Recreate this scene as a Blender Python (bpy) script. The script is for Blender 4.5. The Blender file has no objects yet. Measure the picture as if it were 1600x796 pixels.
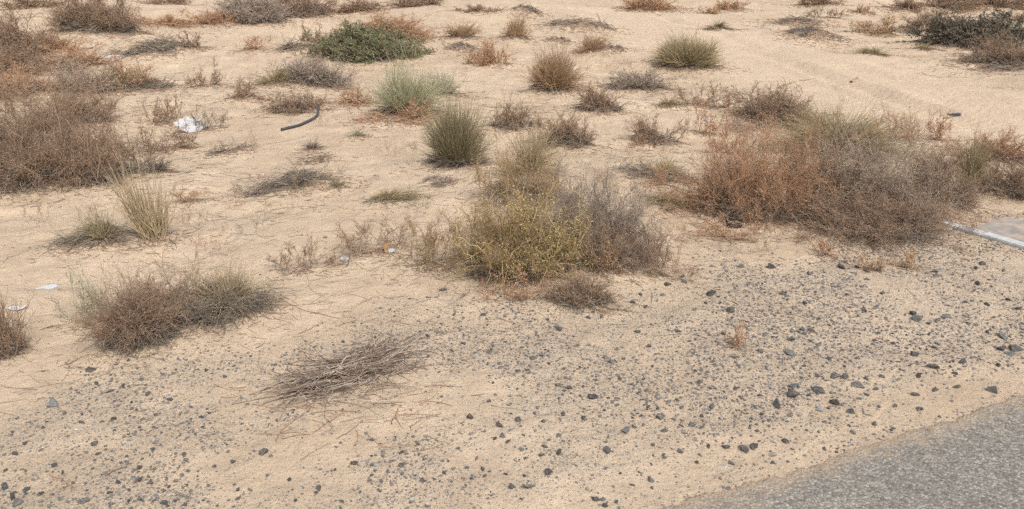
import bpy, bmesh, math
import numpy as np
from math import radians as R
from mathutils import Vector, Matrix
from mathutils.geometry import delaunay_2d_cdt

SC = bpy.context.scene
# ------------------------------------------------------------------ camera, sky, sun, exposure
CAM_Z, PITCH, FPX, PW, PH = 1.60, R(21.6), 1256.0, 1600.0, 796.0
cam = bpy.data.cameras.new("camera")
cam.sensor_width = 36.0
cam.lens = 36.0 * FPX / PW
cam.clip_start, cam.clip_end = 0.05, 2000.0
camera = bpy.data.objects.new("camera", cam)
camera.location = (0, 0, CAM_Z)
camera.rotation_euler = (R(90) - PITCH, 0, 0)
SC.collection.objects.link(camera)
SC.camera = camera

SUN_EL, SUN_AZ = R(56), R(150)      # azimuth clockwise from +Y
world = bpy.data.worlds.new("World")
SC.world = world
world.use_nodes = True
wn, wl = world.node_tree.nodes, world.node_tree.links
wn.clear()
sky = wn.new("ShaderNodeTexSky")
sky.sky_type = 'NISHITA'
sky.sun_disc = False
sky.sun_elevation = SUN_EL
sky.sun_rotation = SUN_AZ
sky.dust_density = 4.0
sky.ozone_density = 1.0
hsv = wn.new("ShaderNodeHueSaturation")
hsv.inputs['Saturation'].default_value = 0.50
bg = wn.new("ShaderNodeBackground")
bg.inputs['Strength'].default_value = 0.13
wo = wn.new("ShaderNodeOutputWorld")
wl.new(sky.outputs[0], hsv.inputs['Color'])
wl.new(hsv.outputs[0], bg.inputs['Color'])
wl.new(bg.outputs[0], wo.inputs['Surface'])

sd = bpy.data.lights.new("sun", 'SUN')
sd.energy = 1.2
sd.angle = R(22)
sd.color = (1.0, 0.98, 0.945)
sun = bpy.data.objects.new("sun", sd)
sdir = Vector((math.sin(SUN_AZ) * math.cos(SUN_EL), math.cos(SUN_AZ) * math.cos(SUN_EL), math.sin(SUN_EL)))
sun.rotation_euler = sdir.to_track_quat('Z', 'Y').to_euler()
sun.location = sdir * 40
SC.collection.objects.link(sun)

SC.view_settings.view_transform = 'Standard'
SC.view_settings.look = 'None'
SC.view_settings.gamma = 1.0
SC.view_settings.use_curve_mapping = False
SC.view_settings.exposure = 0.87
SC.render.engine = 'CYCLES'
SC.cycles.max_bounces = 6
SC.cycles.diffuse_bounces = 4
SC.cycles.use_denoising = False
SC.cycles.sampling_pattern = 'TABULATED_SOBOL'
SC.cycles.denoiser = 'OPENIMAGEDENOISE'
SC.cycles.denoising_input_passes = 'RGB_ALBEDO_NORMAL'
SC.cycles.denoising_prefilter = 'ACCURATE'

# ------------------------------------------------------------------ helpers
COL = SC.collection
def unit(v):
    return v / np.maximum(np.linalg.norm(v, axis=-1, keepdims=True), 1e-9)

def sstep(a, b, x):
    t = np.clip((x - a) / (b - a), 0, 1)
    return t * t * (3 - 2 * t)

def _hash(ix, iy, seed):
    h = (ix.astype(np.int64) * 374761393 + iy.astype(np.int64) * 668265263 + seed * 974634777) & 0x7fffffff
    h = ((h ^ (h >> 13)) * 1274126177) & 0x7fffffff
    return ((h ^ (h >> 16)) & 0xffff) / 65535.0

def noise2(x, y, seed=0):
    x = np.asarray(x, float); y = np.asarray(y, float)
    ix, iy = np.floor(x), np.floor(y)
    fx, fy = x - ix, y - iy
    fx = fx * fx * fx * (fx * (fx * 6 - 15) + 10)
    fy = fy * fy * fy * (fy * (fy * 6 - 15) + 10)
    a, b = _hash(ix, iy, seed), _hash(ix + 1, iy, seed)
    c, d = _hash(ix, iy + 1, seed), _hash(ix + 1, iy + 1, seed)
    return ((a * (1 - fx) + b * fx) * (1 - fy) + (c * (1 - fx) + d * fx) * fy) * 2 - 1

# the edge of the asphalt: a line on the ground; s along it, d away from the road
EX, EY = 0.48, 1.96
EA = R(24.0)
EC, ES = math.cos(EA), math.sin(EA)
def to_sd(x, y):
    return (x - EX) * EC + (y - EY) * ES, -(x - EX) * ES + (y - EY) * EC
def from_sd(s, d):
    return EX + s * EC - d * ES, EY + s * ES + d * EC
def edge_off(s):
    return 0.016 * noise2(s / 0.55, s * 0, 51) + 0.013 * noise2(s / 0.10, s * 0, 52) + 0.008 * noise2(s / 0.032, s * 0, 53) + .004 * noise2(s / .012, s * 0, 54)

MOUNDS = []      # x, y, amplitude, sigma across, sigma along the view, yaw
RUTS = []        # arrays of ground points
def height(x, y):
    x = np.asarray(x, float); y = np.asarray(y, float)
    s, d = to_sd(x, y)
    w = sstep(1.0, 3.2, d)
    h = w * (0.040 * noise2(x / 1.7, y / 1.7, 1) + 0.026 * noise2(x / 0.62, y / 0.55, 2) + 0.014 * noise2(x / 0.23, y / 0.20, 3) + 0.005 * noise2(x / 0.085, y / 0.075, 13))
    h = h + 0.004 * noise2(x / 0.13, y / 0.13, 4) * sstep(-0.1, 0.2, d) + 0.008 * noise2(x / 0.45, y / 0.45, 5) * sstep(0.1, 0.6, d)
    h = h + 0.002 * noise2(x / 0.04, y / 0.04, 6) * sstep(0.0, 0.2, d)
    f = sstep(7, 13, y)
    h = h + f * (0.17 * noise2(x / 4.2, y / 3.0, 7) + 0.09 * noise2(x / 1.7, y / 1.3, 8))
    h = h + sstep(24, 60, y) * 1.2 * noise2(x / 22, y / 17, 9)
    h = h * (1 - 0.75 * track_mask(x, y))
    h = h - 0.045 * sstep(-0.03, -0.14, d)
    for (mx, my, a, sx, sy, yaw) in MOUNDS:
        r = 3.2 * max(sx, sy)
        m = (np.abs(x - mx) < r) & (np.abs(y - my) < r)
        if np.any(m):
            cx, sn = math.cos(yaw), math.sin(yaw)
            dx, dy = x[m] - mx, y[m] - my
            u, v = dx * cx + dy * sn, -dx * sn + dy * cx
            h[m] += a * np.exp(-0.5 * ((u / sx) ** 2 + (v / sy) ** 2))
    for pts in RUTS:
        lo, hi = pts.min(0) - 0.8, pts.max(0) + 0.8
        m = (x > lo[0]) & (x < hi[0]) & (y > lo[1]) & (y < hi[1])
        if np.any(m):
            q = np.stack([x[m], y[m]], -1)
            best = np.full(len(q), 9.0); along = np.zeros(len(q)); acc = 0
            for a, b in zip(pts[:-1], pts[1:]):
                ab = b - a; L = np.linalg.norm(ab)
                t = np.clip(((q - a) @ ab) / L ** 2, 0, 1)
                dd = np.linalg.norm(q - a - t[:, None] * ab, axis=1)
                k = dd < best
                best[k] = dd[k]; along[k] = acc + t[k] * L
                acc += L
            g = -0.036 * np.exp(-(best / 0.13) ** 2) + 0.022 * np.exp(-((best - 0.27) / 0.09) ** 2)
            g *= 0.75 + 0.4 * noise2(along / 0.7, along * 0, 77)
            g += 0.012 * np.sin(along * 2 * math.pi / 0.11) * np.exp(-(best / 0.12) ** 2)
            h[m] += g
    return h

TRACK = []
def track_mask(x, y):
    m_ = np.zeros(np.shape(x))
    if not TRACK: return m_
    best = np.full(np.shape(x), 9.0)
    for a, b in zip(TRACK[:-1], TRACK[1:]):
        ab = b - a
        t = np.clip(((x - a[0]) * ab[0] + (y - a[1]) * ab[1]) / (ab @ ab), 0, 1)
        best = np.minimum(best, np.hypot(x - a[0] - t * ab[0], y - a[1] - t * ab[1]))
    return 1 - sstep(.95, 1.8, best)

CP, SP = math.cos(PITCH), math.sin(PITCH)
def ray(px, py):
    u, v = (px - PW / 2) / FPX, -(py - PH / 2) / FPX
    return np.array([u, CP + v * SP, -SP + v * CP])

def at(px, py):
    """where the line of sight through a photo pixel meets the ground"""
    r = ray(px, py)
    t = np.geomspace(1.2, 60, 700)
    P = np.array([0, 0, CAM_Z]) + t[:, None] * r
    below = P[:, 2] < height(P[:, 0], P[:, 1])
    if not below.any():
        return P[-1]
    i = int(np.argmax(below))
    lo, hi = t[max(i - 1, 0)], t[i]
    tt = np.linspace(lo, hi, 40)
    P = np.array([0, 0, CAM_Z]) + tt[:, None] * r
    below = P[:, 2] < height(P[:, 0], P[:, 1])
    p = P[int(np.argmax(below))] if below.any() else P[-1]
    return p.copy()

def h1(x, y):
    return float(height(np.array([x]), np.array([y]))[0])

def depth_of(p):
    return p[1] * CP - (p[2] - CAM_Z) * SP

def tag(o, label=None, cat=None, group=None, kind=None):
    if label: o["label"] = label
    if cat: o["category"] = cat
    if group: o["group"] = group
    if kind: o["kind"] = kind
    return o

def raw_mesh(name, chunks, flat=False):
    """chunks: (verts n x 3, faces m x 3 or m x 4, tint per vertex)"""
    nv = 0; VV, TT, loops, starts = [], [], [], []
    nl = 0
    for V, F, T in chunks:
        VV.append(V); TT.append(T)
        k = F.shape[1]
        loops.append((F + nv).ravel())
        starts.append(nl + np.arange(len(F)) * k)
        nl += F.size; nv += len(V)
    V = np.concatenate(VV).astype(np.float32); T = np.concatenate(TT).astype(np.float32)
    L = np.concatenate(loops).astype(np.int32); S = np.concatenate(starts).astype(np.int32)
    me = bpy.data.meshes.new(name)
    me.vertices.add(len(V)); me.vertices.foreach_set("co", V.ravel())
    me.loops.add(len(L)); me.loops.foreach_set("vertex_index", L)
    me.polygons.add(len(S)); me.polygons.foreach_set("loop_start", S)
    me.update(calc_edges=True)
    if flat:
        me.polygons.foreach_set("use_smooth", np.zeros(len(S), bool))
    else:
        me.polygons.foreach_set("use_smooth", np.ones(len(S), bool))
    at_ = me.attributes.new("tint", 'FLOAT', 'POINT')
    at_.data.foreach_set("value", T)
    return me

def obj(name, me, mat=None, parent=None, loc=None, rz=0.0):
    o = bpy.data.objects.new(name, me)
    if mat is not None and len(me.materials) == 0:
        me.materials.append(mat)
    COL.objects.link(o)
    if parent is not None: o.parent = parent
    if loc is not None: o.location = [float(v) for v in loc]
    if rz: o.rotation_euler = (0, 0, rz)
    return o

def empty(name, loc, rz=0.0):
    o = bpy.data.objects.new(name, None)
    o.empty_display_size = 0.1
    o.location = [float(v) for v in loc]
    o.rotation_euler = (0, 0, rz)
    COL.objects.link(o)
    return o

# ------------------------------------------------------------------ materials
def new_mat(name):
    m = bpy.data.materials.new(name)
    m.use_nodes = True
    nt = m.node_tree
    b = nt.nodes["Principled BSDF"]
    b.inputs['Roughness'].default_value = 0.85
    b.inputs['Specular IOR Level'].default_value = 0.2
    return m, nt, b

def ramp(nt, stops, fac, interp='LINEAR'):
    r = nt.nodes.new("ShaderNodeValToRGB")
    r.color_ramp.interpolation = interp
    e = r.color_ramp.elements
    while len(e) < len(stops): e.new(0.5)
    for el, (p, c) in zip(e, stops):
        el.position = p
        el.color = (c[0], c[1], c[2], 1)
    nt.links.new(fac, r.inputs[0])
    return r.outputs[0]

def plant_mat(name, cols, rough=0.85):
    m, nt, b = new_mat(name)
    a = nt.nodes.new("ShaderNodeAttribute"); a.attribute_name = "tint"
    n = len(cols)
    c = ramp(nt, [(i / max(n - 1, 1), cc) for i, cc in enumerate(cols)], a.outputs['Fac'])
    nt.links.new(c, b.inputs['Base Color'])
    b.inputs['Roughness'].default_value = rough
    return m

M = {
 'rust':   plant_mat('dry rust twig', [(.21,.117,.07), (.37,.218,.127), (.50,.318,.195), (.31,.183,.11)]),
 'brown':  plant_mat('dry brown twig', [(.135,.087,.057), (.245,.163,.108), (.375,.265,.182), (.21,.135,.092)]),
 'grey':   plant_mat('grey dead twig', [(.155,.118,.093), (.275,.215,.165), (.41,.335,.262), (.23,.172,.133)]),
 'greybrown': plant_mat('grey brown dead twig', [(.165,.122,.09), (.305,.232,.168), (.45,.355,.265), (.25,.182,.132)]),
 'straw':  plant_mat('dry straw', [(.26,.19,.11), (.40,.31,.185), (.52,.415,.26), (.34,.26,.15)]),
 'strawrust': plant_mat('rusty straw', [(.24,.15,.085), (.37,.245,.14), (.47,.33,.20), (.31,.20,.12)]),
 'olive':  plant_mat('olive grass', [(.13,.108,.062), (.24,.20,.115), (.38,.315,.185), (.21,.165,.10)]),
 'olivestraw': plant_mat('olive straw grass', [(.20,.155,.085), (.32,.255,.14), (.45,.365,.215), (.27,.20,.12)]),
 'pale':   plant_mat('pale green stem', [(.24,.235,.135), (.36,.35,.21), (.46,.44,.28), (.38,.31,.19)]),
 'sage':   plant_mat('pale sage stem', [(.26,.245,.16), (.38,.365,.25), (.44,.41,.29), (.40,.32,.21)]),
 'green':  plant_mat('dark green leaf', [(.075,.09,.045), (.13,.148,.075), (.20,.21,.11), (.22,.175,.105)]),
 'dusk':   plant_mat('grey green leaf', [(.065,.066,.05), (.11,.109,.083), (.16,.15,.11), (.17,.13,.093)]),
 'yellow': plant_mat('yellow green fleshy stem', [(.23,.162,.078), (.385,.285,.12), (.52,.415,.185), (.33,.205,.105)]),
 'ochre':  plant_mat('ochre brown twig', [(.17,.11,.058), (.28,.19,.10), (.40,.29,.165), (.23,.145,.08)]),
 'thatch': plant_mat('weathered dead grass', [(.10,.08,.064), (.185,.152,.12), (.31,.258,.20), (.15,.12,.094)]),
 'stick':  plant_mat('grey weathered stick', [(.10,.072,.054), (.225,.168,.126), (.50,.41,.325), (.17,.115,.082)]),
 'redstick': plant_mat('brown fallen twig', [(.20,.11,.065), (.30,.175,.105), (.40,.26,.165), (.25,.145,.09)]),
}

def noise_node(nt, vec, scale, detail=4, rough=0.6):
    n = nt.nodes.new("ShaderNodeTexNoise")
    n.inputs['Scale'].default_value = scale
    n.inputs['Detail'].default_value = detail
    n.inputs['Roughness'].default_value = rough
    nt.links.new(vec, n.inputs['Vector'])
    return n.outputs['Fac']

def math_node(nt, op, a, b=None, c=None, clamp=False):
    n = nt.nodes.new("ShaderNodeMath"); n.operation = op; n.use_clamp = clamp
    for i, v in enumerate((a, b, c)):
        if v is None: continue
        if isinstance(v, (int, float)): n.inputs[i].default_value = v
        else: nt.links.new(v, n.inputs[i])
    return n.outputs[0]

def mix_col(nt, fac, a, b, blend='MIX'):
    n = nt.nodes.new("ShaderNodeMix"); n.data_type = 'RGBA'; n.blend_type = blend
    if isinstance(fac, (int, float)): n.inputs[0].default_value = fac
    else: nt.links.new(fac, n.inputs[0])
    for i, v in ((6, a), (7, b)):
        if isinstance(v, tuple): n.inputs[i].default_value = (*v, 1)
        else: nt.links.new(v, n.inputs[i])
    return n.outputs[2]

def voronoi(nt, vec, scale, rnd=1.0):
    n = nt.nodes.new("ShaderNodeTexVoronoi")
    n.inputs['Scale'].default_value = scale
    n.inputs['Randomness'].default_value = rnd
    nt.links.new(vec, n.inputs['Vector'])
    return n

def sand_material():
    m, nt, b = new_mat("wind blown sand")
    tc = nt.nodes.new("ShaderNodeTexCoord"); P = tc.outputs['Object']
    big = noise_node(nt, P, 0.7, 5)
    mid = noise_node(nt, P, 4.0, 6, 0.65)
    c = ramp(nt, [(0.28, (.385,.292,.200)), (0.5, (.434,.336,.236)), (0.72, (.468,.368,.263))], big)
    c2 = ramp(nt, [(0.3, (.84,.83,.82)), (0.7, (1.08,1.08,1.08))], mid)
    c = mix_col(nt, 1.0, c, c2, 'MULTIPLY')
    fine = noise_node(nt, P, 260.0, 2)
    c3 = ramp(nt, [(0.3, (.91,.905,.90)), (0.7, (1.07,1.07,1.07))], fine)
    c = mix_col(nt, 0.5, c, c3, 'MULTIPLY')
    tk = nt.nodes.new("ShaderNodeAttribute"); tk.attribute_name = "track"
    c = mix_col(nt, math_node(nt, 'MULTIPLY', tk.outputs['Fac'], .55), c, (.47, .365, .258))
    # grit: grey dust and specks where the road verge is stony
    a = nt.nodes.new("ShaderNodeAttribute"); a.attribute_name = "grit"
    g = a.outputs['Fac']
    patch = noise_node(nt, P, 2.6, 4)
    gd = math_node(nt, 'MULTIPLY', g, ramp(nt, [(0.35, (.35,)*3), (0.65, (1,)*3)], patch))
    c = mix_col(nt, math_node(nt, 'MULTIPLY', gd, 0.34), c, (.32,.262,.198))
    for sc_, thr, k in ((150.0, 0.40, 0.62), (85.0, 0.36, 0.40)):
        v = voronoi(nt, P, sc_)
        near = math_node(nt, 'LESS_THAN', v.outputs['Distance'], thr)
        sep = nt.nodes.new("ShaderNodeSeparateColor"); nt.links.new(v.outputs['Color'], sep.inputs[0])
        pick = math_node(nt, 'LESS_THAN', sep.outputs[0], math_node(nt, 'MULTIPLY_ADD', gd, k, 0.004))
        f = math_node(nt, 'MULTIPLY', near, pick)
        sc = ramp(nt, [(0.0, (.085,.082,.078)), (0.6, (.17,.155,.14)), (0.88, (.24,.20,.16)), (1.0, (.55,.50,.43))], sep.outputs[1])
        c = mix_col(nt, math_node(nt, 'MULTIPLY', f, 0.85), c, sc)
    nt.links.new(c, b.inputs['Base Color'])
    b.inputs['Roughness'].default_value = 0.95
    b.inputs['Specular IOR Level'].default_value = 0.1
    # bump
    n1 = noise_node(nt, P, 9.0, 8, 0.62)
    n2 = noise_node(nt, P, 55.0, 6, 0.65)
    h = math_node(nt, 'ADD', math_node(nt, 'MULTIPLY', n1, 0.045), math_node(nt, 'MULTIPLY', n2, 0.0055))
    bp = nt.nodes.new("ShaderNodeBump")
    bp.inputs['Strength'].default_value = 0.75
    bp.inputs['Distance'].default_value = 1.0
    nt.links.new(h, bp.inputs['Height'])
    nt.links.new(bp.outputs[0], b.inputs['Normal'])
    return m

def asphalt_material():
    m, nt, b = new_mat("worn asphalt")
    tc = nt.nodes.new("ShaderNodeTexCoord"); P = tc.outputs['Object']
    v = voronoi(nt, P, 115.0)
    sep = nt.nodes.new("ShaderNodeSeparateColor"); nt.links.new(v.outputs['Color'], sep.inputs[0])
    c = ramp(nt, [(0.0, (.10,.096,.090)), (0.35, (.19,.182,.168)), (0.75, (.25,.24,.22)), (1.0, (.37,.345,.31))], sep.outputs[0])
    seam = ramp(nt, [(0.25, (1,1,1)), (0.62, (.62,.60,.57))], v.outputs['Distance'])
    c = mix_col(nt, 1.0, c, seam, 'MULTIPLY')
    big = noise_node(nt, P, 3.2, 7, .7)
    c = mix_col(nt, 1.0, c, ramp(nt, [(0.3, (.78,.78,.78)), (0.7, (1.14,1.13,1.1))], big), 'MULTIPLY')
    a = nt.nodes.new("ShaderNodeAttribute"); a.attribute_name = "dust"
    dn = noise_node(nt, P, 11.0, 7, 0.7)
    dn2 = noise_node(nt, P, 90.0, 3, 0.6)
    dsum = math_node(nt, 'ADD', math_node(nt, 'MULTIPLY', dn, 0.8), math_node(nt, 'MULTIPLY', dn2, 0.5))
    df = math_node(nt, 'MULTIPLY_ADD', math_node(nt, 'ADD', a.outputs['Fac'], dsum), 2.2, -2.55, True)
    c = mix_col(nt, math_node(nt, 'MULTIPLY', df, 0.75), c, (.44,.315,.195))
    c = mix_col(nt, 0.14, c, (.40,.33,.25))
    nt.links.new(c, b.inputs['Base Color'])
    b.inputs['Roughness'].default_value = 0.9
    n2 = noise_node(nt, P, 70.0, 5, 0.6)
    h = math_node(nt, 'ADD', math_node(nt, 'MULTIPLY', v.outputs['Distance'], -0.0035), math_node(nt, 'MULTIPLY', n2, 0.004))
    bp = nt.nodes.new("ShaderNodeBump"); bp.inputs['Distance'].default_value = 1.0; bp.inputs['Strength'].default_value = 0.9
    nt.links.new(h, bp.inputs['Height']); nt.links.new(bp.outputs[0], b.inputs['Normal'])
    return m

def stone_material(name, cols):
    m, nt, b = new_mat(name)
    tc = nt.nodes.new("ShaderNodeTexCoord"); P = tc.outputs['Object']
    oi = nt.nodes.new("ShaderNodeObjectInfo")
    c = ramp(nt, [(i / (len(cols) - 1), cc) for i, cc in enumerate(cols)], oi.outputs['Random'])
    n = noise_node(nt, P, 3.0, 8, 0.7)
    c = mix_col(nt, 1.0, c, ramp(nt, [(0.3, (.65,.65,.66)), (0.7, (1.35,1.32,1.28))], n), 'MULTIPLY')
    # sand dust caught on the stone
    d = noise_node(nt, P, 1.4, 5, 0.7)
    c = mix_col(nt, ramp(nt, [(0.46, (0,)*3), (0.72, (.45,)*3)], d), c, (.40,.30,.20))
    nt.links.new(c, b.inputs['Base Color'])
    b.inputs['Roughness'].default_value = 0.75
    b.inputs['Specular IOR Level'].default_value = 0.35
    bp = nt.nodes.new("ShaderNodeBump"); bp.inputs['Distance'].default_value = 0.12; bp.inputs['Strength'].default_value = 0.6
    nt.links.new(n, bp.inputs['Height']); nt.links.new(bp.outputs[0], b.inputs['Normal'])
    return m

def plain_mat(name, col, rough=0.7, var=0.25, scale=30.0, bump=0.0):
    m, nt, b = new_mat(name)
    tc = nt.nodes.new("ShaderNodeTexCoord"); P = tc.outputs['Object']
    n = noise_node(nt, P, scale, 6, 0.65)
    lo, hi = 1 - var, 1 + var * 0.6
    c = ramp(nt, [(0.3, tuple(x * lo for x in col)), (0.7, tuple(min(x * hi, .9) for x in col))], n)
    nt.links.new(c, b.inputs['Base Color'])
    b.inputs['Roughness'].default_value = rough
    if bump:
        bp = nt.nodes.new("ShaderNodeBump"); bp.inputs['Distance'].default_value = bump
        nt.links.new(n, bp.inputs['Height']); nt.links.new(bp.outputs[0], b.inputs['Normal'])
    return m

# ------------------------------------------------------------------ strands
def curve(rng, B, D, L, K, bend, wig):
    t = np.linspace(0, 1, K)[None, :, None]
    P = B[:, None] + D[:, None] * L[:, None, None] * t + bend[:, None] * L[:, None, None] * t ** 2
    if wig:
        W = rng.normal(0, 1, P.shape) * wig * L[:, None, None] / math.sqrt(K)
        W[:, 0] = 0
        P = P + np.cumsum(W, 1)
    return P

def spawn(rng, P, m, t0, t1, l0, l1, spread, K, wig, up=0.0, bendk=0.0):
    N, K0 = P.shape[:2]
    idx = np.repeat(np.arange(N), m)
    t = rng.uniform(t0, t1, N * m) * (K0 - 1)
    i = np.minimum(t.astype(int), K0 - 2); f = (t - i)[:, None]
    B = P[idx, i] * (1 - f) + P[idx, i + 1] * f
    T = unit(P[idx, i + 1] - P[idx, i])
    D = unit(T + spread * rng.normal(0, 1, T.shape) + np.array([0, 0, up]))
    L = rng.uniform(l0, l1, N * m)
    bend = rng.normal(0, 1, T.shape) * bendk
    return curve(rng, B, D, L, K, bend, wig), idx

def tubes(rng, P, r0, r1, tint):
    N, K = P.shape[:2]
    T = np.gradient(P, axis=1); T = unit(T)
    ref = unit(rng.normal(0, 1, (N, 1, 3)))
    A = unit(np.cross(T, ref)); Bv = np.cross(T, A)
    rad = (r0 + (r1 - r0) * np.linspace(0, 1, K))[None, :, None] if np.isscalar(r0) else \
          (r0[:, None] + (r1 - r0)[:, None] * np.linspace(0, 1, K)[None])[..., None]
    rings = [P + rad * (math.cos(a) * A + math.sin(a) * Bv) for a in (0, 2.094, 4.189)]
    V = np.stack(rings, 2).reshape(-1, 3)
    base = (np.arange(N)[:, None] * K + np.arange(K - 1)[None]).ravel() * 3
    F = []
    for j in range(3):
        k = (j + 1) % 3
        F.append(np.stack([base + j, base + k, base + 3 + k, base + 3 + j], -1))
    return V, np.concatenate(F), np.repeat(tint, K * 3)

def leaves(rng, C, size, tint, aspect=0.45, up=0.3, Dir=None):
    N = len(C)
    D = unit(rng.normal(0, 1, (N, 3)) + np.array([0, 0, up])) if Dir is None else unit(Dir + 0.6 * rng.normal(0, 1, (N, 3)))
    S = unit(np.cross(D, rng.normal(0, 1, (N, 3))))
    Nn = np.cross(D, S)
    l = size * rng.uniform(0.6, 1.4, N)[:, None]
    w = l * aspect
    v = [C, C + D * l * .5 + S * w * .5 + Nn * w * .12, C + D * l, C + D * l * .5 - S * w * .5 + Nn * w * .12]
    V = np.stack(v, 1).reshape(-1, 3)
    b = np.arange(N) * 4
    F = np.stack([b, b + 1, b + 2, b + 3], -1)
    return V, F, np.repeat(tint, 4)

def tints(rng, n, parent=None, lo=0.0, hi=1.0):
    t = rng.uniform(lo, hi, n)
    if parent is not None: t = 0.55 * t + 0.45 * parent
    return np.clip(t, 0, 1)

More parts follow.
